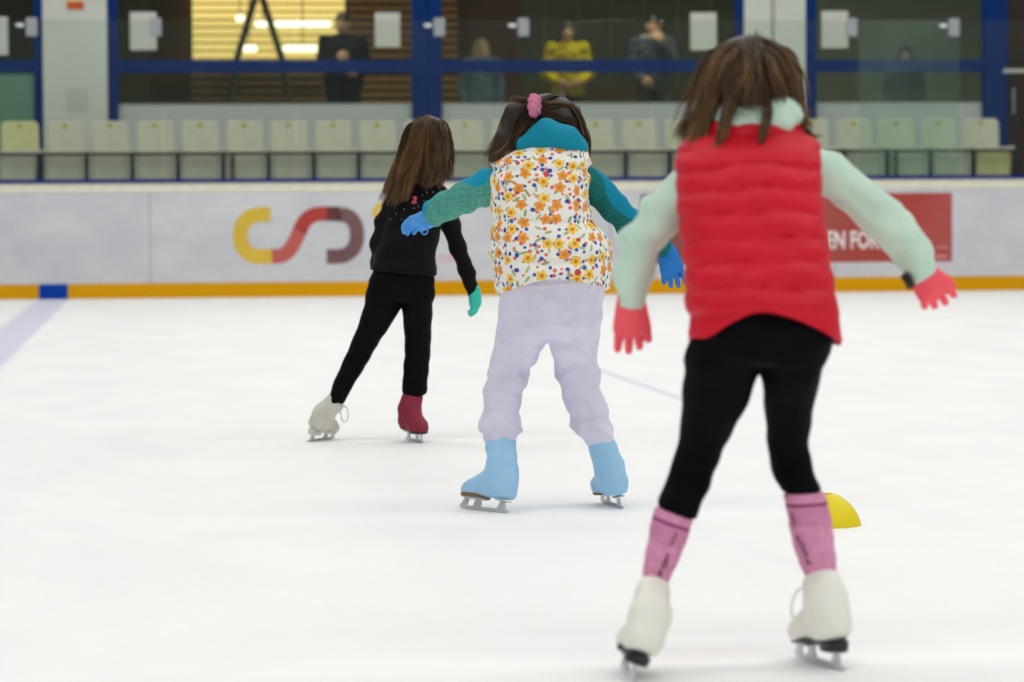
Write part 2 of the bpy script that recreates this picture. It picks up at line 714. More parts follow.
# second, thin line, worn away towards both ends
tl = t.n('ShaderNodeVectorMath', operation='DOT_PRODUCT')
dirv = unit(pB - pA); nrm = np.array([-dirv[1], dirv[0], 0])
t.l(co, tl.inputs[0]); tl.inputs[1].default_value = tuple(nrm)
dd = t.M('ABSOLUTE', t.M('SUBTRACT', tl.outputs['Value'], float(pA @ nrm)))
mr = t.n('ShaderNodeMapRange', interpolation_type='SMOOTHSTEP'); t.l(dd, mr.inputs[0])
mr.inputs[1].default_value = 0.012; mr.inputs[2].default_value = 0.05; mr.inputs[3].default_value = 1; mr.inputs[4].default_value = 0
al = t.n('ShaderNodeVectorMath', operation='DOT_PRODUCT'); t.l(co, al.inputs[0]); al.inputs[1].default_value = tuple(dirv)
e0 = t.n('ShaderNodeMapRange', interpolation_type='SMOOTHSTEP'); t.l(al.outputs['Value'], e0.inputs[0])
e0.inputs[1].default_value = float(pA @ dirv) - 1.5; e0.inputs[2].default_value = float(pA @ dirv)
e1 = t.n('ShaderNodeMapRange', interpolation_type='SMOOTHSTEP'); t.l(al.outputs['Value'], e1.inputs[0])
e1.inputs[1].default_value = float(pB @ dirv) - 0.3; e1.inputs[2].default_value = float(pB @ dirv) + 0.5
e1.inputs[3].default_value = 1; e1.inputs[4].default_value = 0
f2 = t.M('MULTIPLY', t.M('MULTIPLY', mr.outputs[0], t.M('MULTIPLY', e0.outputs[0], e1.outputs[0])), 0.55)
col = t.mix(f2, col, lin((205, 208, 232)))
t.l(col, t.b.inputs['Base Color'])
t.b.inputs['Roughness'].default_value = 0.5
t.b.inputs['Specular IOR Level'].default_value = 0.16
sc = t.noise(t.V('MULTIPLY', co, (1.0, 0.25, 1.0)), 22, 4, 0.65)
t.bump(sc.outputs['Fac'], 0.08, 0.01)
M_ICE = t.m
o = MB().minmax((-24, -14, -0.12), (30, BY + 0.12, 0.0)).build('floor', M_ICE)
tag(o, kind='structure')

# ---- dasher boards
M_BOARD = None
t = NT('board_plastic')
co = t.obj()
n1 = t.noise(t.V('MULTIPLY', co, (0.9, 1, 1.6)), 1.7, 4, 0.6)
n2 = t.noise(t.V('MULTIPLY', co, (1.0, 1, 7.0)), 2.2, 5, 0.7)
c0 = t.ramp(n1.outputs['Fac'], [(0.32, lin((196, 198, 204))), (0.68, lin((210, 211, 214)))])
mk = t.ramp(n2.outputs['Fac'], [(0.58, (0, 0, 0, 1)), (0.70, (1, 1, 1, 1))])
c0 = t.mix(t.M('MULTIPLY', mk, 0.22), c0, lin((150, 154, 168)))
sx = t.n('ShaderNodeSeparateXYZ'); t.l(co, sx.inputs[0])
XSEAM = XZ(150, 240, BY)[0]
fr = t.M('ABSOLUTE', t.M('SUBTRACT', t.M('FRACT', t.M('ADD', t.M('DIVIDE', t.M('SUBTRACT', sx.outputs[0], XSEAM), 2.4), 0.5)), 0.5))
seam = t.M('LESS_THAN', fr, 0.004)
c0 = t.mix(t.M('MULTIPLY', seam, 0.4), c0, lin((120, 124, 130)))
t.l(c0, t.b.inputs['Base Color'])
t.b.inputs['Roughness'].default_value = 0.45
t.b.inputs['Specular IOR Level'].default_value = 0.1
M_BOARD = t.m
ZT = XZ(512, 177.3, BY)[1]
ZC = XZ(512, 181.2, BY)[1]
ZY = XZ(512, 280.3, BY)[1]
XL, XR = XZ(0, 240, BY)[0] - 8.0, XZ(1024, 240, BY)[0] + 8.0
wall = MB().minmax((XL, BY, 0), (XR, BY + 0.11, ZC - 0.002), 0.004).build('wall_rink', M_BOARD)
tag(wall, kind='structure')
M_CAP = mat('blue_cap', (24, 46, 116), 0.5, 0.08)
M_CREAM = mat('cream_strip', (222, 219, 200), 0.5, 0.3)
M_YEL = mat('yellow_kick', (214, 156, 6), 0.5, 0.08, var=0.05, vscale=2, stretch=(0.4, 1, 4))
M_PATCH = mat('blue_patch', (10, 64, 160), 0.5, 0.06)
MB().minmax((XL, BY - 0.02, ZC), (XR, BY + 0.15, ZT), 0.008).build('trim_5', M_CAP)
MB().minmax((XL, BY - 0.006, XZ(512, 190.5, BY)[1]), (XR, BY + 0.004, ZC - 0.001), 0.002).build('trim_6', M_CREAM)
MB().minmax((XL, BY - 0.012, 0.0), (X_BLUE0, BY + 0.004, ZY), 0.003).build('kick_plate', M_YEL, wall)
MB().minmax((X_BLUE1, BY - 0.012, 0.0), (XR, BY + 0.004, ZY), 0.003).build('kick_plate', M_YEL, wall)
tag(MB().minmax((X_BLUE0, BY - 0.012, 0.0), (X_BLUE1, BY + 0.004, ZY), 0.003).build('kick_plate', M_PATCH, wall), 'blue kick plate piece')
for o in list(COL.objects):
    if o.name.startswith('trim_'): tag(o, kind='structure')


# ---- sponsor logo on the boards
def ribbon(pts_px, wpx, Y, name, m_, parent, n=60, square=True):
    p = catmull([(XZ(a, b, Y)[0], 0, XZ(a, b, Y)[1]) for a, b in pts_px], n)[:, [0, 2]]
    hw = wpx / 96.0 / 2
    L_, R_ = [], []
    for i in range(n):
        tt = p[min(i + 1, n - 1)] - p[max(i - 1, 0)]
        tt = tt / np.linalg.norm(tt); nn = np.array([-tt[1], tt[0]])
        L_.append(p[i] + nn * hw); R_.append(p[i] - nn * hw)
    v = [(q[0], Y - 0.004, q[1]) for q in L_] + [(q[0], Y - 0.004, q[1]) for q in R_]
    v += [(q[0], Y - 0.0004, q[1]) for q in L_] + [(q[0], Y - 0.0004, q[1]) for q in R_]
    f = []
    for i in range(n - 1):
        f.append((i, i + 1, n + i + 1, n + i))
        f.append((2 * n + i, 3 * n + i, 3 * n + i + 1, 2 * n + i + 1))
        f.append((i, 2 * n + i, 2 * n + i + 1, i + 1))
        f.append((n + i, n + i + 1, 3 * n + i + 1, 3 * n + i))
    f += [(0, n, 3 * n, 2 * n), (n - 1, 3 * n - 1, 4 * n - 1, 2 * n - 1)]
    me = mesh_vf(name, v, f, smooth=False)
    bm = bmesh.new(); bm.from_mesh(me); bmesh.ops.recalc_face_normals(bm, faces=list(bm.faces)); bm.to_mesh(me); bm.free()
    return link(name, me, m_, parent)


def z5(a, b): return (200 + a / 5.12, 180 + b / 5.12)


M_LY = mat('logo_yellow', (216, 182, 62), 0.5, 0.3, var=0.08, vscale=3)
M_LR = mat('logo_red', (176, 62, 54), 0.5, 0.3, var=0.15, vscale=2.5)
M_LP = mat('logo_faded_red', (190, 92, 86), 0.5, 0.3, var=0.06, vscale=3)
M_LM = mat('logo_maroon', (116, 84, 86), 0.5, 0.3, var=0.14, vscale=3)
M_LD = mat('logo_dark_maroon', (98, 52, 50), 0.5, 0.3, var=0.1, vscale=3)
lc = XZ(300, 236, BY)
logo = empty('sponsor_logo', (0, 0, 0))
tag(logo, 'yellow, red and maroon looping ribbon logo printed on the white rink boards', 'logo')
ribbon([z5(362, 177), z5(300, 177), z5(255, 190), z5(217, 230), z5(206, 284), z5(217, 340), z5(255, 380), z5(300, 391), z5(368, 391)], 14.4, BY, 'yellow_loop', M_LY, logo)
ribbon([z5(368, 391), z5(412, 388), z5(455, 362), z5(490, 305), z5(512, 256)], 14.4, BY, 'pink_stroke', M_LP, logo)
ribbon([z5(510, 260), z5(540, 208), z5(580, 180), z5(620, 173), z5(648, 173)], 14.4, BY, 'red_stroke', M_LR, logo)
ribbon([z5(648, 173), z5(680, 173), z5(722, 174)], 14.4, BY, 'dark_stroke', M_LD, logo, n=12)
ribbon([z5(720, 174), z5(765, 189), z5(795, 228), z5(804, 284), z5(792, 340), z5(752, 380), z5(705, 391), z5(648, 391)], 14.4, BY, 'maroon_loop', M_LM, logo)
l2 = ribbon([(384, 204), (378, 207), (375.5, 213), (378, 219), (384, 222)], 6, BY, 'partner_logo', M_LY, None, n=24)
tag(l2, 'small yellow curved mark on the boards behind the girl in black', 'logo')
b = MB()
for k, (x0, x1) in enumerate([(437, 441), (442, 446), (447, 452), (453, 457), (458, 461)]):
    a0, c0_, a1, c1_ = rect(x0, 254.5, x1 - 0.8, 262, BY)
    b.minmax((a0, BY - 0.003, c0_), (a1, BY - 0.0004, c1_))
o = b.build('partner_lettering', mat('faint_pink_print', (214, 178, 182), 0.5, 0.3, var=0.02))
tag(o, 'faint pink printed lettering low on the boards between two girls', 'lettering')

# ---- red banner
t = NT('banner_red')
co = t.obj()
sx = t.n('ShaderNodeSeparateXYZ'); t.l(co, sx.inputs[0])
bx0, bz0, bx1, bz1 = rect(641, 193.5, 952, 262.5, BY)
mrg = t.n('ShaderNodeMapRange'); t.l(sx.outputs[0], mrg.inputs[0]); mrg.inputs[1].default_value = bx0; mrg.inputs[2].default_value = bx1
nz = t.noise(t.V('MULTIPLY', co, (1, 1, 2)), 1.8, 4)
ff = t.M('ADD', mrg.outputs[0], t.M('MULTIPLY', t.M('SUBTRACT', nz.outputs['Fac'], 0.5), 0.5))
t.l(t.ramp(ff, [(0.0, lin((116, 74, 72))), (0.55, lin((162, 74, 68))), (0.8, lin((170, 56, 50))), (1.0, lin((174, 78, 74)))]), t.b.inputs['Base Color'])
t.b.inputs['Roughness'].default_value = 0.45
ban = MB().minmax((bx0, BY - 0.004, bz0), (bx1, BY - 0.0004, bz1)).build('advert_banner', t.m)
tag(ban, 'long red advertising banner with white capital letters on the rink boards', 'banner')
M_WHITE = mat('white_print', (236, 234, 228), 0.5, 0.3, var=0.02)


def text_obj(name, s, m_, parent, height, loc, rot=(math.pi / 2, 0, 0), sx_=1.0, off=0.0, extr=0.001, shear=0.0, align='LEFT'):
    cu = bpy.data.curves.new(name, 'FONT')
    cu.body = s; cu.size = 1.0; cu.offset = off; cu.extrude = 0.0; cu.shear = shear
    cu.resolution_u = 3
    tmp = bpy.data.objects.new('tmp_text', cu)
    COL.objects.link(tmp)
    bpy.context.view_layer.update()
    dg = bpy.context.evaluated_depsgraph_get()
    me = bpy.data.meshes.new_from_object(tmp.evaluated_get(dg))
    bpy.data.objects.remove(tmp); bpy.data.curves.remove(cu)
    co_ = np.array([v.co for v in me.vertices])
    h0 = 0.69   # cap height of the built-in font
    k = height / h0
    ce = co_[:, 0].max() / 2 if align == 'CENTER' else 0.0
    for v in me.vertices:
        v.co = Vector(((v.co.x - ce) * k * sx_, v.co.y * k, 0))
    bm = bmesh.new(); bm.from_mesh(me)
    r = bmesh.ops.extrude_face_region(bm, geom=list(bm.faces))
    for e in r['geom']:
        if isinstance(e, bmesh.types.BMVert):
            e.co.z += extr
    bmesh.ops.recalc_face_normals(bm, faces=list(bm.faces))
    bm.to_mesh(me); bm.free()
    o_ = link(name, me, m_, parent)
    o_.location = loc
    o_.rotation_euler = rot
    return o_


x_, z_ = XZ(826, 248.5, BY)
text_obj('lettering', 'EN FOR', M_WHITE, ban, 0.178, (x_, BY - 0.0045, z_), sx_=0.64, off=0.03)
for (x0, y0, x1, y1) in [(936, 246.5, 948, 248.3), (935, 254.5, 947, 258)]:
    a0, c0_, a1, c1_ = rect(x0, y0, x1, y1, BY)
    MB().minmax((a0, BY - 0.006, c0_), (a1, BY - 0.003, c1_)).build('small_print', mat('pale_print', (205, 140, 135), 0.5, 0.3, var=0.02), ban)

# ---- glass above the boards
M_GLASS = glass('rink_glass', 0.008, 0.15, (245, 248, 245))
M_GLASSH = glass('hazy_rink_glass', 0.05, 0.15, (232, 242, 236), (190, 212, 198))
M_STEEL = mat('brushed_steel', (190, 194, 196), 0.35, 0.5, 0.6, var=0.03)
M_CLAMP = mat('clamp_grey', (150, 154, 156), 0.45, 0.4, 0.2, var=0.05)
edges = [-95, 39, 163, 296, 446, 530, 652, 745, 858, 960, 1080]
where = ['in front of the green panel at the row end', 'in front of the white pillar with the orange sign',
         'in front of the brightest part of the lit blind', 'in front of the watcher in black',
         'in front of the blue double post', 'in front of the woman in yellow', 'in front of the man in grey',
         'in front of the pillar behind the red vest', 'in front of the seated dark figure', 'in front of the handrail']
ZG = XZ(512, 20, BY + 0.05)[1]
for i in range(len(edges) - 1):
    x0 = XZ(edges[i], 100, BY + 0.05)[0] + 0.006
    x1 = XZ(edges[i + 1], 100, BY + 0.05)[0] - 0.006
    g = empty('glass_panel', (x0, BY + 0.05, ZT))
    tag(g, 'clear rink glass panel ' + where[i], 'glass panel', 'glass panels on the rink boards')
    MB().minmax((0, -0.006, 0.0), (x1 - x0, 0.006, ZG - ZT + 0.0), 0.002).build('pane', M_GLASSH if i == 8 else M_GLASS, g)
    if edges[i + 1] in (39, 163, 446, 530, 858, 960):
        MB().minmax((x1 - x0 - 0.118, -0.03, ZG - ZT - 0.17), (x1 - x0 - 0.002, 0.03, ZG - ZT + 0.02), 0.012).build('clamp', M_CLAMP, g)
        if edges[i + 1] not in (163, 858):
            MB().minmax((x1 - x0 - 0.218, -0.022, ZG - ZT - 0.075), (x1 - x0 - 0.138, -0.006, ZG - ZT - 0.04), 0.008).build('bolt_glint', mat('glint_pale', (225, 230, 225), 0.3, 0.5, 0.2, var=0), g)  # reflection off the clamp bolts, shaped as a small pale tab

# ---- raised bench floor and facade
LOB = XZ(567, 22, YF + 1.0)[1] - 1.66
M_CONC = mat('concrete_grey', (190, 190, 184), 0.8, 0.2, bump=0.2, bscale=30)
ZB = 1.0
tag(MB().minmax((XL - 2, BY + 0.2, ZB - 0.2), (XR + 2, YF + 0.1, ZB)).build('floor_bench', M_CONC), kind='structure')
M_WALLW = mat('white_wall', (190, 196, 194), 0.7, 0.2, var=0.03, vscale=1.5)
M_PIL = mat('pillar_paint', (208, 212, 204), 0.6, 0.1, var=0.04, vscale=1.2)
M_BLUE = mat('blue_frame', (5, 46, 108), 0.5, 0.1, var=0.06)
ZS = XZ(512, 103, YF)[1]
ZTOP = 4.6
def fx(px, py=90): return XZ(px, py, YF)[0]
b = MB()
b.minmax((XL - 2, YF + 0.02, ZB), (fx(34), YF + 0.16, ZS - 0.25))
b.minmax((fx(112), YF + 0.02, ZB), (fx(740), YF + 0.16, ZS), 0.004)
b.minmax((fx(810), YF + 0.02, ZB), (fx(995), YF + 0.16, ZS), 0.004)
b.minmax((XL - 2, YF + 0.02, ZB), (XZ(-140, 60, YK)[0] + 0.08, YF + 0.2, ZTOP - 0.001))
b.minmax((XZ(1150, 60, YK)[0] - 0.08, YF + 0.02, ZB), (XR + 2, YF + 0.2, ZTOP - 0.001))
b.minmax((XL - 2, YF - 0.12, ZTOP + 0.002), (XR + 2, YF - 0.101, 9.0))
tag(b.build('wall_back', M_WALLW), kind='structure')
tag(MB().minmax((fx(43.5), YF - 0.10, ZB), (fx(107.5), YF + 0.35, ZTOP), 0.01).build('trim_1', M_PIL), kind='structure')
pil = MB().minmax((fx(743), YF - 0.10, ZB), (fx(804), YF + 0.35, ZTOP), 0.01).build('trim_2', M_PIL)
tag(pil, kind='structure')
MB().minmax((fx(770), YF - 0.115, ZB), (fx(772.5), YF - 0.09, ZTOP)).build('conduit', mat('conduit_grey', (150, 152, 150), 0.5), pil)

M_WGL = glass('window_glass', 0.004, 0.45, (225, 232, 226))
M_TEAL = mat('teal_panel', (98, 138, 118), 0.35, 0.4, var=0.05, vscale=2)


def window(n, xa, xb, ra, rb, teal=False, zb=None):
    """xa..xb outer pixel span with posts of pixel width ra, rb; mid rail at y 60..72"""
    w = empty('window_%d' % n, (0, 0, 0)); tag(w, kind='structure')
    X0, X1 = fx(xa), fx(xb)
    zb = ZB if zb is None else zb
    if ra: MB().minmax((X0, YF - 0.06, zb), (fx(xa + ra), YF + 0.05, ZTOP), 0.006).build('frame_post', M_BLUE, w)
    if rb: MB().minmax((fx(xb - rb), YF - 0.06, zb), (X1, YF + 0.05, ZTOP), 0.006).build('frame_post', M_BLUE, w)
    xi0, xi1 = fx(xa + ra), fx(xb - rb)
    r = rect(500, 60, 524, 72.4, YF)
    MB().minmax((xi0 - 0.01, YF - 0.05, r[1]), (xi1 + 0.01, YF + 0.04, r[3]), 0.006).build('mid_rail', M_BLUE, w)
    if teal:
        MB().minmax((xi0, YF - 0.02, ZB + 0.1), (xi1, YF + 0.02, r[1]), 0.004).build('lower_panel', M_TEAL, w)
        MB().minmax((xi0, YF - 0.004, r[3]), (xi1, YF + 0.004, ZTOP - 0.02)).build('pane', M_WGL, w)
    else:
        MB().minmax((xi0, YF - 0.004, ZS + 0.001), (xi1, YF + 0.004, r[1])).build('pane', M_WGL, w)
        MB().minmax((xi0, YF - 0.004, r[3]), (xi1, YF + 0.004, ZTOP - 0.02)).build('pane', M_WGL, w)
    return w


window(1, -90, 43.3, 0, 9, teal=True)
window(2, 108, 427.3, 10.5, 15.5)
window(3, 427.7, 742.7, 14, 7.5)
window(4, 804.5, 1006, 11, 24)

# door and handrail at the far end
M_DBR = mat('dark_brown', (42, 26, 20), 0.5, 0.3, var=0.1, vscale=4)
d = MB().minmax((fx(1006.5), YF - 0.02, ZB), (fx(1075), YF + 0.04, ZTOP)).build('door_1', M_DBR)
tag(d, kind='structure')
MB().tube([(fx(1012), YF - 0.07, 1.95), (fx(1012), YF - 0.07, 2.25)], 0.012).build('door_handle', M_STEEL, d)
hz = XZ(1014, 71, YF - 0.35)
hr = empty('handrail', (hz[0], YF - 0.35, ZB))
tag(hr, 'pale metal handrail beside the dark brown door', 'handrail')
hl = hz[1] - ZB
hx0 = XZ(1003.5, 71, YF - 0.35)[0] - hz[0]
MB().tube([(hx0, 0, hl), (1.6, 0, hl)], 0.022, 10).build('rail', mat('rail_white', (200, 202, 200), 0.4), hr)
MB().tube([(0.9, 0, 0), (0.9, 0, hl)], 0.02, 10).build('post', M_STEEL, hr)

# ---- lobby behind the glass
M_OLV = mat('olive_wall', (84, 84, 66), 0.7, 0.2, var=0.05, vscale=2)
M_BRN = mat('brown_wall', (74, 58, 40), 0.6, 0.2, var=0.08, vscale=2)
M_RBR = mat('red_brown_panel', (86, 48, 34), 0.5, 0.25, var=0.08, vscale=3)
M_GRY = mat('grey_green_wall', (128, 132, 120), 0.7, 0.2, var=0.04, vscale=1.5)
M_WNS = mat('brown_wainscot', (92, 70, 50), 0.6, 0.2, var=0.06, vscale=2)
M_LFL = mat('lobby_tiles', (120, 112, 100), 0.5, 0.3)
M_LCE = mat('lobby_ceiling', (120, 118, 108), 0.8, 0.2)


def kx(px, py=60): return XZ(px, py, YK)[0]


xl_, xr_ = kx(-140), kx(1150)
tag(MB().minmax((xl_, YF + 0.17, LOB - 0.2), (xr_, YK, LOB)).build('floor_lobby', M_LFL), kind='structure')
tag(MB().minmax((xl_, YF - 0.1, ZTOP), (xr_, YK + 0.2, ZTOP + 0.2)).build('ceiling', M_LCE), kind='structure')
spans = [(-140, 150, M_OLV), (150, 192, M_BRN), (192, 459, M_BRN), (459, 520, M_RBR), (520, 742, M_OLV), (742, 1150, M_GRY)]
for k, (a, c, mm) in enumerate(spans):
    o = MB().minmax((kx(a), YK, LOB - 0.2), (kx(c), YK + 0.15, ZTOP)).build('wall_lobby', mm)
    tag(o, kind='structure')
o = MB().minmax((kx(521), YK - 0.03, LOB), (kx(741), YK - 0.001, XZ(620, 87, YK)[1]), 0.004).build('trim_3', M_WNS)
tag(o, kind='structure')
b = MB()
for px in (545, 578, 611, 644, 677, 710):
    b.minmax((kx(px) - 0.012, YK - 0.02, XZ(620, 87, YK)[1] + 0.002), (kx(px) + 0.012, YK - 0.001, ZTOP))
tag(b.build('trim_4', mat('panel_joint', (104, 104, 86), 0.6)), kind='structure')
for sx_, nm in ((xl_, 'wall_left'), (xr_, 'wall_right')):
    o = MB().minmax((sx_ - 0.1, YF + 0.0, LOB - 0.2), (sx_ + 0.1, YK + 0.15, ZTOP)).build(nm, M_BRN)
    tag(o, kind='structure')

# back-lit slatted blind
YL = YK - 0.35
def lx(px): return XZ(px, 40, YL)[0]
blind = empty('lit_blind', (lx(268), YL, LOB))
tag(blind, 'glowing warm yellow slatted blind behind the left window', 'window blind')
bx = lx(268)
zr = XZ(268, 61, YL)[1]
M_GLOW = emit('blind_glow', (255, 212, 128), 2.4)
MB().minmax((lx(191) - bx, 0.14, zr - LOB - 0.05), (lx(347) - bx, 0.16, ZTOP - LOB - 0.06)).build('light_panel', M_GLOW, blind)
b = MB()
zz = XZ(268, 58.5, YL)[1]
st = 7.75 / (FPX / np.linalg.norm(FWD * 1.0) / (YL / math.cos(YAW)))
k = 0
while zz < ZTOP - 0.1:
    b.box((lx(269) - bx, 0.06, zz - LOB), (lx(346) - lx(192), 0.04, 0.020), 0.003)
    zz += st; k += 1
M_SLAT = mat('blind_slat', (186, 150, 92), 0.6, 0.2, var=0.05)
b.build('slats', M_SLAT, blind)
for xa_, xb_ in ((190, 192.5), (345.5, 348)):
    MB().minmax((lx(xa_) - bx, 0.03, zr - LOB - 0.06), (lx(xb_) - bx, 0.10, ZTOP - LOB - 0.05)).build('side_frame', M_BRN, blind)
scr = empty('slatted_screen', (lx(403), YL, LOB))
tag(scr, 'dim brown wooden slatted screen beside the lit blind', 'screen')
bx2 = lx(403)
b = MB()
zz = LOB + 0.15
while zz < ZTOP - 0.1:
    b.box(((lx(349) + lx(458)) / 2 - bx2, 0.05, zz - LOB), (lx(458) - lx(349), 0.03, 0.052), 0.004)
    zz += st
b.build('slats', mat('screen_slat', (172, 122, 68), 0.6, 0.2, var=0.08), scr)
MB().minmax((lx(349) - bx2, 0.09, 0.05), (lx(458) - bx2, 0.11, ZTOP - LOB - 0.05)).build('back_board', M_BRN, scr)
low = empty('slatted_screen', (lx(268), YL - 0.02, LOB))
tag(low, 'low brown slatted screen standing under the glowing blind', 'screen')
b = MB()
zz = LOB + 0.1
while zz < zr - 0.12:
    b.box((0, 0.05, zz - LOB), (lx(346) - lx(191), 0.03, 0.055), 0.004)
    zz += st
b.build('slats', mat('low_slat', (138, 104, 66), 0.6, 0.2, var=0.08), low)
MB().minmax((lx(191) - bx, 0.09, 0.03), (lx(346) - bx, 0.11, zr - LOB - 0.12)).build('back_board', M_BRN, low)
M_TUBE = emit('tube_glow', (255, 246, 222), 5.0)
YT = YL - 0.35
for (x0, x1, y, lab) in [(255, 271, 24, 'short bright tube lamp high between the diagonal struts'),
                         (274, 331, 24, 'longest bright tube lamp high beside the watcher in black'),
                         (242, 257, 48.5, 'short bright tube lamp low between the diagonal struts'),
                         (283, 323, 48.5, 'bright tube lamp low beside the watcher in black'),
                         (236, 244, 18.5, 'small round bright lamp left of the diagonal struts')]:
    yt = YT - (0.35 if y > 40 else 0.0)
    p0, p1 = on_plane(x0, y, yt), on_plane(x1, y, yt)
    lamp = empty('tube_lamp', tuple((p0 + p1) / 2)); tag(lamp, lab, 'lamp', 'tube lamps by the lit blind')
    hl_ = (p1[0] - p0[0]) / 2
    MB().tube([(-hl_, 0, 0), (-hl_ + 0.02, 0, 0), (hl_ - 0.02, 0, 0), (hl_, 0, 0)], [0.024, 0.04, 0.04, 0.024], 10).build('tube', M_TUBE, lamp, smooth=True)
    MB().tube([(0, 0.02, 0.03), (0, 0.02, ZTOP - p0[2] + 0.0)], 0.006, 6).build('hanger', M_DBR, lamp)
# diagonal struts
YD = YL - 0.8
M_STRUT = mat('dark_strut', (70, 68, 56), 0.5, 0.3)
tr = empty('trestle', tuple(on_plane(258, 100, YD)[:2]) + (LOB,))
tag(tr, 'dark inverted V of diagonal metal struts in front of the glowing blind', 'trestle')
ox, oy = tr.location[0], tr.location[1]
for pts in ([(261, -22), (236, 62), (221, 116)], [(256, -22), (283, 62), (300, 116)]):
    q = [on_plane(a, c, YD) for a, c in pts]
    q[-1][2] = LOB
    MB().tube([(p[0] - ox, p[1] - oy, p[2] - LOB) for p in q], 0.042, 8).build('leg', M_STRUT, tr)
apx = on_plane(258.5, -22, YD)
MB().box((apx[0] - ox, 0, apx[2] - LOB), (0.22, 0.14, 0.12), 0.01).build('head_plate', M_STRUT, tr)
# red bench
bn = empty('bench', (XZ(262, 95, YL - 0.35)[0], YL - 0.35, LOB))
tag(bn, 'dull red slatted bench under the glowing blind', 'bench')
M_REDB = mat('dull_red', (150, 58, 44), 0.5, 0.3, var=0.1)
bw = XZ(332, 95, YL - 0.35)[0] - XZ(194, 95, YL - 0.35)[0]
MB().box((0, -0.1, 0.43), (bw, 0.38, 0.04), 0.01).build('seat', M_REDB, bn)
bb = MB()
for q in (0.56, 0.68): bb.box((0, 0.1, q), (bw, 0.03, 0.08), 0.008)
bb.build('backrest', M_REDB, bn)
for s in (-1, 1):
    MB().box((s * bw * 0.42, -0.2, 0.205), (0.05, 0.05, 0.41)).build('leg', M_STRUT, bn)
    MB().box((s * bw * 0.42, 0.1, 0.36), (0.05, 0.04, 0.72)).build('leg', M_STRUT, bn)

# ---- papers and signs
M_PAP = mat('paper_white', (206, 208, 200), 0.7, 0.2, var=0.02)
for (x0, y0, x1, y1, lab) in [(-12, 17, 8, 55, 'white paper sheet on the window above the green panel'),
                              (130, 12, 156.5, 50, 'white paper sheet taped to window beside the glowing blind'),
                              (375, 12.5, 400, 47, 'white paper sheet taped to window next to the blue double post'),
                              (690.5, 12.5, 716.5, 50, 'white paper sheet taped to window next to the man in grey'),
                              (821.5, 11, 848, 48, 'white paper sheet taped to window near the seated dark figure')]:
    a0, c0_, a1, c1_ = rect(x0, y0, x1, y1, YF - 0.012)
    p = MB().minmax((a0, YF - 0.012, c0_), (a1, YF - 0.008, c1_)).build('notice_sheet', M_PAP)
    tag(p, lab, 'paper', 'paper sheets on the windows')
a0, c0_, a1, c1_ = rect(66.5, -9, 84, 9.5, YF - 0.115)
sg = MB().minmax((a0, YF - 0.112, c0_), (a1, YF - 0.1002, c1_), 0.002).build('wall_sign', mat('sign_cream', (216, 200, 160), 0.5))
tag(sg, 'small cream and orange sign high on the white pillar', 'sign')
am, cm, _, cm1 = rect(66.5, 1.5, 84, 9.5, YF - 0.115)
MB().minmax((a0 + 0.004, YF - 0.116, c0_ + 0.003), (a1 - 0.004, YF - 0.111, cm1), 0.001).build('orange_band', mat('sign_orange', (206, 84, 28), 0.5), sg)
a0, c0_, a1, c1_ = rect(66, 88, 88, 112, YF - 0.115)
p = MB().minmax((a0, YF - 0.106, c0_), (a1, YF - 0.0994, c1_)).build('notice_sheet', mat('pale_sheet', (190, 196, 188), 0.6, var=0.02))
tag(p, 'pale sheet low on the white pillar under the orange sign', 'paper', 'paper sheets on the windows')

# ---- seats
M_SEAT = mat('seat_plastic', (200, 199, 182), 0.5, 0.15, var=0.05, vscale=5)
M_SEATY = mat('seat_plastic_yellow', (206, 202, 150), 0.5, 0.3, var=0.05, vscale=5)
M_RAIL = mat('rail_black', (24, 27, 26), 0.5, 0.3)
M_NUM = mat('number_tag_green', (170, 172, 44), 0.5, 0.3)


def shell(w0, w1, h, bow, th, r, nx=11, nz=9, lean=0.0):
    """a bowed plastic panel, width w0 at the bottom and w1 at the top, corners rounded by r"""
    V_, F_ = [], []
    for side in (0, 1):
        for j in range(nz):
            tz = j / (nz - 1); z = h * tz
            w = w0 + (w1 - w0) * tz
            d = min(z, h - z)
            cut = r - math.sqrt(max(r * r - max(r - d, 0) ** 2, 0)) if d < r else 0
            for i in range(nx):
                u = -1 + 2 * i / (nx - 1)
                x = u * (w / 2 - cut)
                y = -bow * (u * u) + lean * z + side * th
                V_.append((x, y, z))
    n = nx * nz
    for j in range(nz - 1):
        for i in range(nx - 1):
            a = j * nx + i
            F_.append((a, a + 1, a + nx + 1, a + nx))
            F_.append((n + a, n + a + nx, n + a + nx + 1, n + a + 1))
    for j in range(nz - 1):
        a, b_ = j * nx, j * nx + nx - 1
        F_.append((a, a + nx, n + a + nx, n + a)); F_.append((b_, n + b_, n + b_ + nx, b_ + nx))
    for i in range(nx - 1):
        a, b_ = i, (nz - 1) * nx + i
        F_.append((a, n + a, n + a + 1, a + 1)); F_.append((b_, b_ + 1, n + b_ + 1, n + b_))
    return V_, F_


zbt = XZ(512, 120.3, YB)[1]
zlip = XZ(512, 149.2, YS)[1]
zap = XZ(512, 153.8, YS)[1]
sw = (XZ(998, 135, YB)[0] - XZ(962, 135, YB)[0])


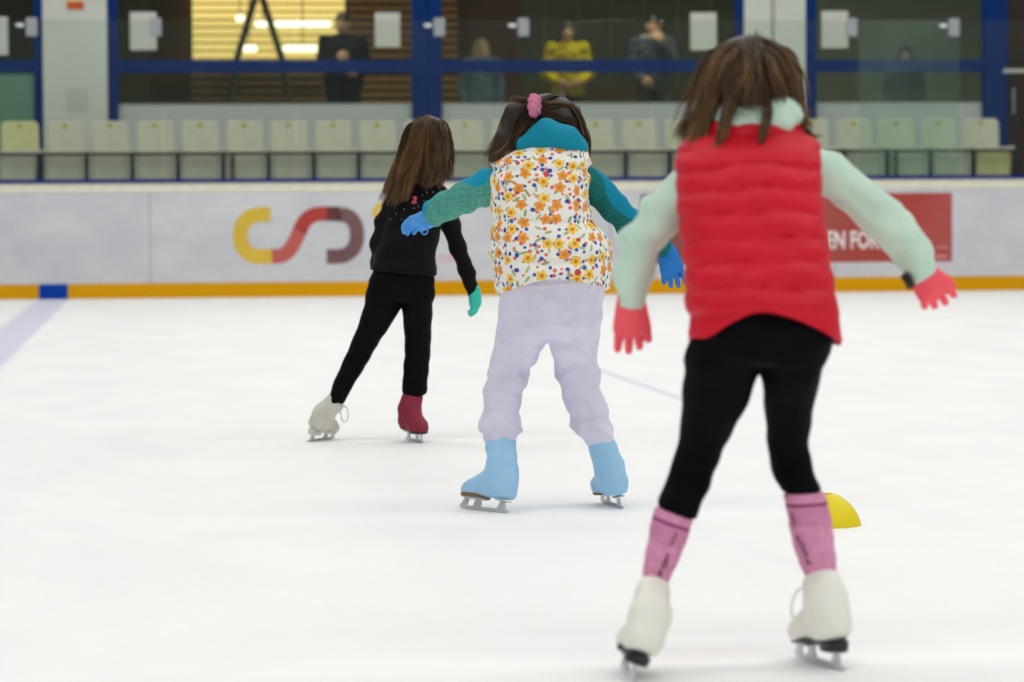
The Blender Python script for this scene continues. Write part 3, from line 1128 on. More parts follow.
def make_seat(first_mats=M_SEAT):
    root = empty('stadium_seat', (0, YS, ZB))
    v, f = shell(sw * 1.0, sw * 0.97, zbt - zlip + 0.02, 0.035, 0.012, 0.035, lean=0.06)
    v = [(a, b_ + 0.52, c + zlip - ZB - 0.015) for a, b_, c in v]
    link('backrest', mesh_vf('backrest', v, f), M_SEAT, root)
    # seat pan : swept profile from the lip to the backrest
    prof = [(0.0, -0.035), (-0.012, -0.018), (-0.004, 0.0), (0.05, 0.006), (0.25, -0.012), (0.42, -0.012), (0.50, 0.01), (0.52, 0.03)]
    V_, F_ = [], []
    nx = 9
    for s in (0, 1):
        for k, (yy, zz_) in enumerate(prof):
            for i in range(nx):
                u = -1 + 2 * i / (nx - 1)
                wd = sw * (1.16 if k < 4 else 1.10 if k < 6 else 1.0) / 2
                V_.append((u * wd, yy + s * 0.008, zlip - ZB + zz_ + 0.012 * u ** 4 - s * 0.010))
    n = nx * len(prof)
    for k in range(len(prof) - 1):
        for i in range(nx - 1):
            a = k * nx + i
            F_.append((a, a + 1, a + nx + 1, a + nx)); F_.append((n + a, n + a + nx, n + a + nx + 1, n + a + 1))
    for k in range(len(prof) - 1):
        a, c = k * nx, k * nx + nx - 1
        F_.append((a, a + nx, n + a + nx, n + a)); F_.append((c, n + c, n + c + nx, c + nx))
    link('seat_pan', mesh_vf('seat_pan', V_, F_), M_SEAT, root)
    v, f = shell(sw * 0.86, sw * 1.02, 0.40, 0.02, 0.012, 0.02)
    v = [(a, b_ + 0.004, c + zap - ZB - 0.40) for a, b_, c in v]
    link('front_panel', mesh_vf('front_panel', v, f), M_SEAT, root)
    MB().box((0, 0.531, zbt - ZB - 0.045), (0.045, 0.006, 0.045), 0.002).build('number_tag', M_NUM, root)
    MB().box((0, 0.28, (zlip - ZB) / 2 - 0.02), (0.06, 0.06, zlip - ZB - 0.05)).build('pedestal', M_RAIL, root)
    return root


def copy_tree(o_, parent=None):
    c = o_.copy(); COL.objects.link(c)
    if parent is not None: c.parent = parent
    for ch in list(o_.children):
        copy_tree(ch, c)
    return c


ORD = ['first', 'second', 'third', 'fourth', 'fifth', 'sixth', 'seventh', 'eighth', 'ninth', 'tenth', 'eleventh',
       'twelfth', 'thirteenth', 'fourteenth', 'fifteenth', 'sixteenth', 'seventeenth', 'eighteenth', 'nineteenth',
       'twentieth', 'twenty-first', 'twenty-second', 'twenty-third']
SX0, SX1 = XZ(20, 135, YB)[0], XZ(980, 135, YB)[0]
seat0 = make_seat()
NS = 23
for i in range(NS):
    s = seat0 if i == 0 else copy_tree(seat0)
    x = SX0 + (SX1 - SX0) * i / (NS - 1)
    s.location = (x, YS, ZB)
    if i == 0:
        lab = 'yellow-stained grey plastic seat at the green panel end of the row'
    elif i == NS - 1:
        lab = 'grey plastic seat with yellowed side at the handrail end of the row'
    elif i < 12:
        lab = 'grey plastic seat, %s in the row counted from the green panel' % ORD[i]
    else:
        lab = 'grey plastic seat, %s in the row counted from the handrail end' % ORD[NS - 1 - i]
    tag(s, lab, 'seat', 'grey seats in the row behind the boards')
for s, key in ((seat0, 'backrest'), (s, 'front_panel')):
    for ch in s.children:
        if ch.name.startswith(key):
            ch.data = ch.data.copy(); ch.data.materials[0] = M_SEATY
            tag(ch, 'yellowed panel')
rl = empty('seat_rail', (SX0, YS - 0.055, ZB))
tag(rl, 'long black steel rail with posts under the row of grey seats', 'rail')
zr1 = (zlip + zap) / 2 - 0.012 - ZB
MB().minmax((-0.6, -0.018, zr1 - 0.016), (SX1 - SX0 + 0.22, 0.018, zr1 + 0.016), 0.004).build('rail', M_RAIL, rl)
pitch = (SX1 - SX0) / (NS - 1)
for i in range(NS):
    MB().minmax((pitch * (i + 0.5) - 0.026, -0.015, 0), (pitch * (i + 0.5) + 0.026, 0.025, zr1 - 0.012), 0.004).build('post', M_RAIL, rl)
    if i in (4, 10, 19):
        MB().minmax((pitch * (i + 0.5) + 0.085, -0.01, 0), (pitch * (i + 0.5) + 0.115, 0.02, zr1 - 0.012), 0.004).build('post', M_RAIL, rl)

# ================================================================== SKATERS
class Girl:
    def __init__(s, px, py):
        s.base = on_ground(px, py)
        s.D = float((s.base - CPOS) @ FWD)

    def loc(s, p):
        d = np.asarray(p) - s.base
        return np.array([d @ R0, d @ F0, d[2]])

    def P(s, px, py, w=0.0):
        """pixel + offset w away from the camera -> local metres (right, away, up)"""
        # solve for the depth that gives the wanted horizontal distance
        r = ray(px, py)
        d = (s.base @ F0 + w - CPOS @ F0) / (r @ F0)
        return s.loc(CPOS + r * d)

    def G(s, px, py):
        return s.loc(on_ground(px, py))

    def row(s, py, xl, xr, w, b):
        a = s.P(xl, py, w); c = s.P(xr, py, w)
        return ((a[2] + c[2]) / 2, (a[0] + c[0]) / 2, w, (c[0] - a[0]) / 2, b)

    def s_px(s, n):
        """pixels -> metres at this girl's distance"""
        return n * s.D / FPX

    def world(s, p):
        return s.base + R0 * p[0] + F0 * p[1] + UP * p[2]

    def surf(s, verts, px, py, tol=2.5):
        wv = s.base + verts[:, :1] * R0 + verts[:, 1:2] * F0 + verts[:, 2:3] * UP
        d = wv - CPOS; k = d @ FWD
        x = 512 + FPX * (d @ CRT) / k; y = 341 - FPX * (d @ CUP) / k
        q = np.hypot(x - px, y - py) < tol
        if not q.any():
            return None
        i = np.where(q)[0][np.argmin(verts[q][:, 1])]
        return verts[i]


def chain(pts, rad, k=0.02, flat=None):
    return [Cone(pts[i], pts[i + 1], rad[i], rad[i + 1], k, flat) for i in range(len(pts) - 1)]


def wrinkles(amp, dirv, freq, amp2=0.0, seed=0.0):
    """soft fabric folds running across dirv"""
    dv = unit(dirv)

    def f(x, y, z):
        q = x * dv[0] + y * dv[1] + z * dv[2]
        c = np.sin(q * freq + 2.2 * np.sin(x * 23 + seed) + 1.7 * np.sin(y * 27 + 1.3 + seed) + 1.2 * np.sin(z * 19 + seed))
        r = amp * c
        if amp2:
            r = r + amp2 * np.sin(x * 61 + 2 * np.sin(z * 37)) * np.sin(z * 53 + 1.7 * np.sin(x * 41 + seed)) * np.sin(y * 47)
        return r
    return f


def hem(lf, bk, rt, wc):
    """garment hem that rises in the middle of the back and falls towards the sides and the front"""
    def f(x, y, z):
        q = np.where(x < bk[0], (x - bk[0]) / (lf[0] - bk[0]), (x - bk[0]) / (rt[0] - bk[0]))
        ze = np.where(x < bk[0], lf[2], rt[2])
        q = np.where(y > wc, 1.0, np.clip(q, 0, 1.1))
        return (bk[2] + (ze - bk[2]) * q ** 1.7) - z
    return f


# ---- one ice skate
M_BLADE = mat('blade_steel', (214, 218, 218), 0.35, 0.6, 0.25, var=0.03)
M_SOLE_BLK = mat('sole_black', (24, 24, 24), 0.35, 0.5, var=0.05)
M_SOLE_BRN = mat('sole_brown', (128, 96, 72), 0.5, 0.3)
M_LACE = mat('lace_white', (226, 224, 212), 0.7, 0.2)


def skate(g, parent, mid_px, dir_px, top, S, m_boot, name='ice_skate', lean=None, sole=M_SOLE_BLK, cover=False, laces=False, bows=(-1, 1),
          label=None, top_r=0.040, heel_h=0.024, fat=1.0, cuff=None, wrinkle=0.0):
    """mid_px: where the blade's middle meets the ice; dir_px: (rear, front) pixel pair for its direction"""
    o3 = g.G(*mid_px)
    a, b_ = g.G(*dir_px[0]), g.G(*dir_px[1])
    x = b_ - a; x[2] = 0; x = unit(x)
    top = np.asarray(top)
    if lean is None:
        lv = top - (o3 - x * 0.05 * S / 1.0)
    else:
        lv = np.asarray(lean, float)
    z = unit(lv - x * (lv @ x)); y = np.cross(z, x)
    Rm = np.stack([x, y, z], axis=1)
    Tl = Rm.T @ (top - o3)                      # top of the shaft in skate coordinates

    def out(v): return np.asarray(v) @ Rm.T + o3
    k = S
    hz_, tz = 0.064 * k, 0.044 * k              # underside of the upper at heel and toe
    fw = fat
    pr = [Cone((-0.078 * k, 0, hz_ + 0.030 * k), (-0.05 * k, 0, hz_ + 0.032 * k), 0.034 * k * fw, 0.036 * k * fw, 0.02),
          Cone((-0.05 * k, 0, hz_ + 0.03 * k), (0.055 * k, 0, tz + 0.026 * k), 0.036 * k * fw, 0.033 * k * fw, 0.03),
          Ell((0.075 * k, 0, tz + 0.018 * k), np.array([0.045, 0.036, 0.028]) * k * fw, 0.02),
          Cone((-0.058 * k, 0, hz_ + 0.03 * k), (-0.056 * k, 0, hz_ + 0.075 * k), 0.037 * k * fw, 0.034 * k * fw, 0.02),
          Cone((-0.056 * k, 0, hz_ + 0.07 * k), Tl, 0.035 * k * fw, top_r, 0.02),
          Cone((-0.036 * k, 0, hz_ + 0.082 * k), (0.040 * k, 0, tz + 0.038 * k), 0.032 * k * fw, 0.026 * k * fw, 0.03),
          Cone((-0.036 * k, 0, hz_ + 0.082 * k), Tl * 0.8 + np.array([0, 0, 0.015]), 0.032 * k * fw, top_r * 0.8, 0.03)]
    ax_top = unit(Tl - np.array([-0.056 * k, 0, hz_ + 0.05 * k]))
    if cover: pr.append(Cone((-0.082 * k, 0, 0.056 * k), (-0.045 * k, 0, 0.056 * k), 0.030 * k * fw, 0.030 * k * fw, 0.02)); hz_ = 0.048 * k
    sn = unit(np.array([tz - hz_, 0, -0.155 * k]))
    clips = [((-0.08 * k, 0, hz_), sn, 0.006), (Tl, ax_top, 0.006)]
    dsp = None
    if wrinkle:
        dsp = wrinkles(wrinkle, (0, 0, 1), 120, wrinkle * 0.5)
    subs = []
    if not cover:
        subs = [Cone(Tl - ax_top * 0.012, Tl + ax_top * 0.05, top_r * 0.80, top_r * 0.84, 0.004)]
    v, f = field_mesh(pr, 0.0035, clips=clips, disp=dsp, subs=subs)
    boot = link(name, mesh_vf(name, out(v), f), m_boot, parent)
    if label: tag(boot, label)
    # sole and heel
    def outline(sc, x0=-0.112, x1=0.118, n=22):
        p = []
        for i in range(n):
            an = 2 * math.pi * i / n
            cx, sy = math.cos(an), math.sin(an)
            xx = (x0 + x1) / 2 + (x1 - x0) / 2 * cx
            wd = 0.036 if xx > 0.0 else 0.030
            p.append((xx * k, wd * sc * k * fw * math.copysign(abs(sy) ** 0.75, sy)))
        return p
    mb = bmesh.new()
    ol = outline(0.97, 0.005, 0.118) if cover else outline(0.97)
    def zs(xx): return tz + (hz_ - tz) * min(1, max(0, (0.10 * k - xx) / (0.18 * k)))
    va = [mb.verts.new((p[0], p[1], zs(p[0]) + 0.004)) for p in ol]
    vb = [mb.verts.new((p[0], p[1], zs(p[0]) - (0.004 if cover else 0.007))) for p in ol]
    mb.faces.new(va); mb.faces.new(list(reversed(vb)))
    for i in range(len(ol)):
        j = (i + 1) % len(ol); mb.faces.new((va[j], va[i], vb[i], vb[j]))
    hl = outline(0.95, -0.110, -0.030, 16)
    hbot = (hz_ - 0.006) if cover else 0.040 * k
    vc = [mb.verts.new((p[0], p[1], zs(p[0]) - 0.004)) for p in hl]
    vd = [mb.verts.new((p[0] * 0.97 - 0.001, p[1] * 0.93, hbot)) for p in hl]
    if cover:
        for q in vc + vd: mb.verts.remove(q)
    else:
        mb.faces.new(vc); mb.faces.new(list(reversed(vd)))
        for i in range(len(hl)):
            j = (i + 1) % len(hl); mb.faces.new((vc[j], vc[i], vd[i], vd[j]))
    bmesh.ops.recalc_face_normals(mb, faces=list(mb.faces))
    for vv in mb.verts:
        q = out(np.array(vv.co)); vv.co = Vector(q)
    me = bpy.data.meshes.new('sole'); mb.to_mesh(me); mb.free()
    link('sole', me, sole, boot)
    # blade: runner, stanchions, plates
    B = MB()
    run = []
    nseg = 16
    for i in range(nseg + 1):
        u = -0.122 + (0.132 + 0.122) * i / nseg
        low_ = 0.0006 + 0.0045 * max(0, (abs(u - 0.0) - 0.09) / 0.04) ** 2
        run.append((u * k, low_))
    topl = [(p[0], 0.0125 * k if -0.115 * k < p[0] < 0.128 * k else 0.009 * k) for p in run]
    B.prism(run + list(reversed(topl)), -0.0019, 0.0019)
    def stan(xa, xb, xc, xd, zt):
        B.prism([(xa * k, 0.011 * k), (xb * k, 0.011 * k), (xd * k, zt), (xc * k, zt)], -0.0024, 0.0024)
    stan(-0.100, -0.060, -0.092, -0.070, 0.040 * k)
    stan(0.022, 0.062, 0.030, 0.054, 0.040 * k)
    stan(0.095, 0.128, 0.090, 0.108, 0.040 * k)
    B.box((-0.082 * k, 0, 0.0395 * k), (0.045 * k, 0.034 * k, 0.003))
    B.box((0.065 * k, 0, 0.0380 * k), (0.085 * k, 0.036 * k, 0.004))
    for vv in B.bm.verts:
        vv.co = Vector(out(np.array(vv.co)))
    B.build('blade', M_BLADE, boot)
    if laces:
        # criss-cross over the instep and a loose bow
        pts = []
        a0 = np.array([0.045 * k, 0, tz + 0.062 * k]); a1 = Tl + unit(np.array([1, 0, 0])) * top_r * 0.95 - ax_top * 0.02
        n = 9
        for i in range(n):
            c = a0 + (a1 - a0) * i / (n - 1)
            c = c + np.array([0.006 * math.sin(math.pi * i / (n - 1)) - 0.010 * math.sin(math.pi * i / (n - 1)), 0, 0])
            pts.append(c + np.array([0.004, (0.017 if i % 2 else -0.017) * k, -0.004]))
        bow = []
        for sgn in bows:
            lp = [a1 + np.array([0.004, 0, 0]), a1 + np.array([0.020, sgn * 0.035, -0.012]), a1 + np.array([0.030, sgn * 0.045, -0.055]),
                  a1 + np.array([0.026, sgn * 0.030, -0.07]), a1 + np.array([0.012, sgn * 0.012, -0.03])]
            bow.append(out(catmull(lp, 14)))
        LB = MB()
        LB.tube(out(catmull(pts, 50)), 0.0026, 6)
        for bw_ in bow: LB.tube(bw_, 0.0024, 6)
        LB.build('lace', M_LACE, boot, smooth=True)
    return boot


M_SKIN = mat('skin', (224, 172, 150), 0.5, 0.3, var=0.04, vscale=30)
M_EYE = mat('eye_brown', (40, 28, 22), 0.2, 0.5, var=0)


def body(g, name, J, S_head, head_c, head_fw, head_up, scale=1.0, h=0.007):
    """one continuous body from joints J"""
    pr = []
    k = scale
    pr += chain([J['pelvis'], J['waist'], J['chest'], J['neck']], [0.085 * k, 0.075 * k, 0.085 * k, 0.04 * k], 0.05)
    pr.append(Cone(J['neck'], head_c, 0.036 * k, 0.04 * k, 0.03))
    for s in ('l', 'r'):
        pr.append(Cone(J['chest'], J['sh_' + s], 0.05 * k, 0.036 * k, 0.04))
        pr += chain([J['sh_' + s], J['el_' + s], J['wr_' + s]], [0.030 * k, 0.023 * k, 0.017 * k], 0.015)
        pr += J['hand_' + s + '_thin']
        pr.append(Cone(J['pelvis'], J['hip_' + s], 0.065 * k, 0.055 * k, 0.03))
        pr += chain([J['hip_' + s], J['kn_' + s], J['an_' + s]], [0.050 * k, 0.030 * k, 0.020 * k], 0.03)
        pr.append(Cone(J['an_' + s], J['ft_' + s], 0.022 * k, 0.018 * k, 0.02))
    hp, subs, eyes, HP = head_prims(head_c, head_fw, head_up, S_head)
    pr += hp
    v, f = field_mesh(pr, h, subs=subs)
    o_ = link('person', mesh_vf('person', v, f), M_SKIN)
    o_.location = tuple(g.base)
    o_.rotation_euler = (0, 0, -YAW)
    for e in eyes:
        eye_obj(e, S_head * 0.05, o_, M_EYE)
    return o_, HP


# ------------------------------------------------------------------ girl in the red vest (nearest)
g = Girl(735, 664)
P = g.P
# joints
J = dict(pelvis=P(762, 318, -0.04), waist=P(757, 262, 0.0), chest=P(751, 195, 0.07), neck=P(750, 142, 0.13),
         sh_l=P(696, 172, 0.08), el_l=P(643, 232, 0.10), wr_l=P(631, 303, 0.10),
         sh_r=P(805, 168, 0.08), el_r=P(884, 220, 0.12), wr_r=P(921, 271, 0.14),
         hip_l=P(727, 350, -0.035), kn_l=P(700, 450, 0.055), an_l=P(652, 592, 0.0), ft_l=P(652, 592, 0.0) + np.array([0, -0.008, -0.035]),
         hip_r=P(795, 350, -0.035), kn_r=P(789, 448, 0.055), an_r=P(822, 585, 0.00), ft_r=P(822, 585, 0.00) + np.array([0, -0.008, -0.035]))
hl_l = dict(Wp=J['wr_l'], d=(0.08, 0.05, -1), n=(0, -1, 0.1), L=0.112, s=(-1, 0, 0), curl=0.30, spread=0.10, thumb=0.40, fat=1.30, k=0.0015, wide=1.25)
hl_r = dict(Wp=J['wr_r'], d=(0.52, 0.10, -0.85), n=(-0.1, -1, 0.35), L=0.104, s=(0.85, 0, 0.5), curl=0.36, spread=0.20, thumb=0.9, fat=1.28, k=0.0015, wide=1.2)
J['hand_l_thin'] = hand_prims(**{**hl_l, 'fat': 0.66})
J['hand_r_thin'] = hand_prims(**{**hl_r, 'fat': 0.66})
hc = P(748, 92, 0.19); hfw = np.array([-0.22, 0.82, -0.52]); hup = np.array([0.05, 0.55, 0.85])
per, HP = body(g, 'person', J, 0.205, hc, hfw, hup, 1.0)
tag(per, 'person in a red quilted vest, black leggings and coral gloves skating away', 'person')
girl3 = per

# leggings
M_BLK = mat('black_leggings', (9, 10, 13), 0.7, 0.06, var=0.15, vscale=40, bump=0.15, bscale=60, bdist=0.003)
R = g.row
sx_l = [R(300, 706, 758, -0.04, 0.075), R(340, 692, 762, -0.04, 0.088), R(362, 685.5, 760, -0.035, 0.088), R(390, 682.5, 753, -0.01, 0.082), R(415, 681, 742, 0.02, 0.073),
        R(434, 679, 731, 0.045, 0.064), R(457, 674, 720.5, 0.06, 0.058), R(479, 666, 712, 0.055, 0.052), R(493, 661, 707, 0.045, 0.05), R(506, 656, 701, 0.035, 0.05), R(530, 648, 692, 0.02, 0.048)]
sx_r = [R(300, 766, 818, -0.04, 0.075), R(345, 761, 828, -0.04, 0.09), R(373, 761.5, 820.5, -0.03, 0.085), R(390, 763, 817.5, -0.01, 0.078), R(406, 764.5, 814, 0.02, 0.072),
        R(434, 766.6, 809.5, 0.05, 0.06), R(448, 768, 809.3, 0.06, 0.056), R(462, 769.5, 811.5, 0.06, 0.053), R(479, 775, 817, 0.05, 0.05), R(492, 781.5, 822.5, 0.04, 0.05), R(515, 788, 829, 0.02, 0.05)]
pel = [R(285, 706, 818, -0.03, 0.08), R(320, 699, 828, -0.04, 0.098), R(345, 690, 829, -0.045, 0.102), R(362, 688, 825, -0.04, 0.095)]
n1 = unit(P(656, 504.6, 0.03) - P(695, 518.6, 0.03)); n1 = np.array([-n1[2], 0, n1[0]]); n1 = n1 if n1[2] < 0 else -n1
c1_ = P(675.5, 512.5, 0.03); c2_ = P(802, 492.5, 0.03)
kneef = wrinkles(0.0012, (0, 0, 1), 95, 0.001)
sdf_obj('leggings', [Loft(sx_l, 0.012), Loft(sx_r, 0.012), Loft(pel, 0.02)], 0.006, M_BLK, per,
        fclip=lambda x, y, z: np.where(x < P(742, 480, 0)[0], (x - c1_[0]) * n1[0] + (z - c1_[2]) * n1[2] + 0 * y, c2_[2] - z + 0.04 * (x - c2_[0]) + 0 * y),
        disp=kneef)

# socks
t = NT('pink_sock')
co = t.obj()
nz = t.noise(co, 60, 3)
c0 = t.ramp(nz.outputs['Fac'], [(0.3, lin((208, 136, 172))), (0.7, lin((226, 156, 190)))])
at = t.n('ShaderNodeAttribute'); at.attribute_name = 'pat'
sp_ = t.n('ShaderNodeSeparateXYZ'); t.l(at.outputs['Vector'], sp_.inputs[0])
s_ = sp_.outputs[2]
def near(v, c, hw): return t.M('LESS_THAN', t.M('ABSOLUTE', t.M('SUBTRACT', v, c)), hw)
c1 = t.mix(near(s_, 0.022, 0.0035), c0, lin((150, 58, 112)))
c1 = t.mix(t.M('MULTIPLY', t.M('LESS_THAN', t.M('ABSOLUTE', t.M('SUBTRACT', s_, 0.045)), 0.018), 0.25), c1, lin((160, 96, 132)))
t.l(c1, t.b.inputs['Base Color'])
t.b.inputs['Roughness'].default_value = 0.85; t.b.inputs['Specular IOR Level'].default_value = 0.15
t.bump(t.noise(co, 200, 2).outputs['Fac'], 0.2, 0.002)
M_SOCK = t.m
M_SOCKD = mat('sock_print', (112, 36, 88), 0.8, 0.15, var=0.05)
SOCK_V = []
for rows, cp, nm in [([R(498, 662, 703, 0.035, 0.047), R(508, 655, 699, 0.03, 0.047), R(522, 651, 692.5, 0.025, 0.046), R(540, 648, 687, 0.015, 0.044), R(560, 644, 679, 0.005, 0.04), R(588, 642, 667, 0.0, 0.033), R(600, 641, 665, 0.0, 0.032)],
                  ((656.5, 506), (694.5, 519.5)), 'sock'),
                 ([R(484, 777, 821, 0.04, 0.05), R(494, 782.5, 824.5, 0.035, 0.049), R(505, 785.5, 828, 0.03, 0.048), R(524, 789, 832, 0.02, 0.048), R(545, 793, 834.5, 0.01, 0.045), R(565, 800, 836.5, 0.005, 0.039), R(580, 806, 836, 0.0, 0.034), R(595, 808, 834, 0.0, 0.034)],
                  ((782, 494), (824.5, 491.5)), 'sock')]:
    a, b_ = P(*cp[0], 0.03), P(*cp[1], 0.03)
    ed = unit(b_ - a); nn = np.array([-ed[2], 0, ed[0]])
    v, f = field_mesh([Loft(rows, 0.01)], 0.0045, clips=[(a, nn, 0.004)], disp=wrinkles(0.0006, (0, 0, 1), 160, 0.0005))
    me = mesh_vf(nm, v, f)
    at_ = me.attributes.new('pat', 'FLOAT_VECTOR', 'POINT')
    pv = np.zeros((len(v), 3), np.float32); pv[:, 2] = -((v - a) @ nn)
    at_.data.foreach_set('vector', pv.ravel())
    so = link(nm, me, M_SOCK, per)
    SOCK_V.append((so, v))


def sock_text(so, v, txt, p0, p1, hgt):
    """letters running down the sock, one after another"""
    n = len(txt)
    B = None
    for i, ch in enumerate(txt):
        q = i / (n - 1)
        px, py = p0[0] + (p1[0] - p0[0]) * q, p0[1] + (p1[1] - p0[1]) * q
        sp = g.surf(v, px, py)
        if sp is None: continue
        an = math.atan2(-(p1[0] - p0[0]), (p1[1] - p0[1]))
        o_ = text_obj('sock_lettering', ch, M_SOCKD, so, hgt, tuple(sp + np.array([0, -0.0015, -hgt / 2])), rot=(math.pi / 2, an, 0), sx_=0.8, off=0.012, extr=0.0012, align='CENTER')


sock_text(SOCK_V[0][0], SOCK_V[0][1], 'EDEA', (667, 556), (658.5, 584), 0.0135)
sock_text(SOCK_V[1][0], SOCK_V[1][1], 'EDEA', (797.5, 537), (808.5, 562), 0.0135)
for (so, v), (pa, pb) in zip(SOCK_V, [((678.5, 532), (672.5, 546)), ((790, 512), (792.5, 527))]):
    a, b_ = g.surf(v, *pa), g.surf(v, *pb)
    if a is not None and b_ is not None:
        MB().tube([a + np.array([0, -0.0, 0]), (a + b_) / 2 + np.array([0, -0.001, 0]), b_], 0.0016, 6).build('sock_stripe', M_SOCKD, so)

# skates
M_BOOTW = mat('white_boot_leather', (242, 241, 230), 0.45, 0.35, var=0.04, vscale=12)
skate(g, per, (626, 675.5), ((629, 682), (619.5, 667)), P(654, 587, 0.0), 0.92, M_BOOTW, laces=True, top_r=0.031,
      lean=(0.062, 0, 0.17), bows=(-1,))
skate(g, per, (821, 664.5), ((848, 674), (799, 658)), P(822, 579, 0.0), 0.95, M_BOOTW, laces=True, top_r=0.036,
      lean=(-0.01, 0, 0.17), bows=(1,))

# mint hoodie: sleeves, collar
t = NT('mint_fleece')
co = t.obj()
nz = t.noise(co, 18, 3)
t.l(t.ramp(nz.outputs['Fac'], [(0.3, lin((190, 221, 203))), (0.7, lin((207, 232, 216)))]), t.b.inputs['Base Color'])
t.b.inputs['Roughness'].default_value = 0.9; t.b.inputs['Specular IOR Level'].default_value = 0.1
t.b.inputs['Sheen Weight'].default_value = 0.2
t.bump(t.noise(co, 260, 3).outputs['Fac'], 0.25, 0.003)
M_MINT = t.m
sl = chain([P(704, 177, 0.08), P(682, 194, 0.085), P(662, 213, 0.095), P(641, 243, 0.10), P(633, 276, 0.10), P(631.5, 309, 0.10), P(631, 322, 0.10)],
           [0.045, 0.043, 0.042, 0.043, 0.034, 0.0268, 0.025], 0.015)
sr = chain([P(806, 166, 0.08), P(831, 174, 0.085), P(850, 189, 0.10), P(878, 213, 0.115), P(899, 233, 0.125), P(913, 255, 0.135), P(923, 277, 0.14), P(931, 292, 0.145)],
           [0.045, 0.042, 0.0395, 0.0415, 0.041, 0.038, 0.0315, 0.029], 0.015)
dl = unit(P(631.5, 309, 0.1) - P(634, 270, 0.1)); dr = unit(P(923, 277, 0.14) - P(906, 246, 0.13))
def sleeve_folds(x, y, z):
    q = wrinkles(0.0040, (0.45, 0.2, 1), 92, 0.0042, 0.6)(x, y, z)
    el_ = [P(640, 238, 0.1), P(895, 232, 0.125)]
    wgt = 0
    for e in el_:
        wgt = wgt + np.exp(-((x - e[0]) ** 2 + (z - e[2]) ** 2) / 0.010)
    return q * (0.3 + 0.8 * np.clip(wgt, 0, 1))
torso = [R(190, 690, 815, 0.07, 0.085), R(160, 694, 812, 0.09, 0.08), R(140, 706, 800, 0.12, 0.07)]
sdf_obj('sweatshirt', sl + sr + [Loft(torso, 0.02)], 0.006, M_MINT, per, disp=sleeve_folds,
        clips=[(P(631.5, 309, 0.1), dl, 0.006), (P(923, 277, 0.14), dr, 0.006)])
# cuffs' dark wrist strap
MB().tube([P(905, 276, 0.11), P(908.5, 280, 0.10), P(910.5, 286, 0.11)], 0.010, 8).build('wrist_strap', mat('strap_dark', (40, 34, 26), 0.6), per, smooth=True)
# hood collar : low crumpled ring round the neck, higher on the right
hood = []
ring = []
for i in range(13):
    an = math.pi * 2 * i / 12
    ring.append((P(755 + 37 * math.cos(an), 117 - 4 * math.sin(an) - 3 * math.cos(an), 0.125 + 0.055 * math.sin(an))))
hood = chain(ring, [0.020] * 13, 0.02, flat=((0, 0, 1), 0.7))
hood += [Cone(P(717, 122, 0.095), P(738, 126, 0.062), 0.016, 0.018, 0.015), Cone(P(783, 108, 0.075), P(794, 116, 0.085), 0.020, 0.016, 0.02),
         Cone(P(742, 127, 0.062), P(784, 124, 0.068), 0.016, 0.020, 0.015), Cone(P(770, 114, 0.075), P(786, 108, 0.08), 0.018, 0.018, 0.015)]
sdf_obj('hood_collar', hood, 0.005, M_MINT, per, disp=wrinkles(0.0012, (1, 0, 0.4), 100, 0.0008, 2.0))

# gloves
M_CORAL = mat('coral_knit', (255, 98, 110), 0.8, 0.15, var=0.06, vscale=60, bump=0.3, bscale=300, bdist=0.002)
for q in (hl_l, hl_r):
    pr = hand_prims(**q)
    w0 = np.asarray(q['Wp']); d0 = unit(q['d'])
    pr.append(Cone(w0 - d0 * 0.03, w0 + d0 * 0.03, 0.024, 0.026, 0.02, flat=((0, 1, 0), 1.25)))
    sdf_obj('glove', pr, 0.0028, M_CORAL, per)

# vest
t = NT('red_vest_nylon')
co = t.obj()
nz = t.noise(co, 6, 3)
t.l(t.ramp(nz.outputs['Fac'], [(0.3, lin((200, 10, 36))), (0.7, lin((216, 16, 46)))]), t.b.inputs['Base Color'])
t.b.inputs['Roughness'].default_value = 0.5; t.b.inputs['Specular IOR Level'].default_value = 0.25
t.bump(t.noise(t.V('MULTIPLY', co, (1, 1, 2.5)), 34, 3, 0.6).outputs['Fac'], 0.5, 0.008)
M_RED = t.m
vr = [R(122, 712, 796, 0.125, 0.064), R(133, 696, 806, 0.115, 0.076), R(141, 682, 818, 0.10, 0.088), R(149, 676, 821.5, 0.09, 0.10), R(180, 675.5, 821.5, 0.065, 0.118), R(220, 678.5, 824.5, 0.035, 0.124),
      R(254, 683, 829.5, 0.01, 0.124), R(299, 685.5, 836, -0.02, 0.132), R(325, 686.5, 841, -0.03, 0.138), R(356, 687, 846, -0.035, 0.142)]
zs_ = [P(750, y, -0.05)[2] for y in (147, 168, 190, 213, 238, 262, 287, 312)]
zs_arr = np.array(sorted(zs_)); zcol = P(750, 138, 0.1)[2]


def quilt(x, y, z):
    zc = z + 0.003 * np.sin(x * 15 + 0.5 + z * 9) + 0.002 * np.sin(x * 37 + 1 + z * 21) + 0.75 * (x - 0.034) ** 2 - 0.006
    i = np.clip(np.searchsorted(zs_arr, zc) - 1, 0, len(zs_arr) - 2)
    q = np.clip((zc - zs_arr[i]) / (zs_arr[i + 1] - zs_arr[i]), 0, 1)
    puff = np.sin(np.pi * q) ** 0.45
    cr = 0.0010 * np.sin(x * 95 + 3 * np.sin(z * 60) + z * 40) * (1 - puff) + 0.0016 * np.sin(x * 48 - z * 75 + 2 * np.sin(x * 31)) + 0.0012 * np.sin(x * 33 + z * 52 + 1.0 + 2 * np.sin(z * 23))
    return (0.0125 * puff - 0.0088 + cr) * np.clip((zcol - z) / 0.06, 0, 1) * (1 - 0.72 * np.clip(np.abs(x - 0.034) / 0.15, 0, 1) ** 4)


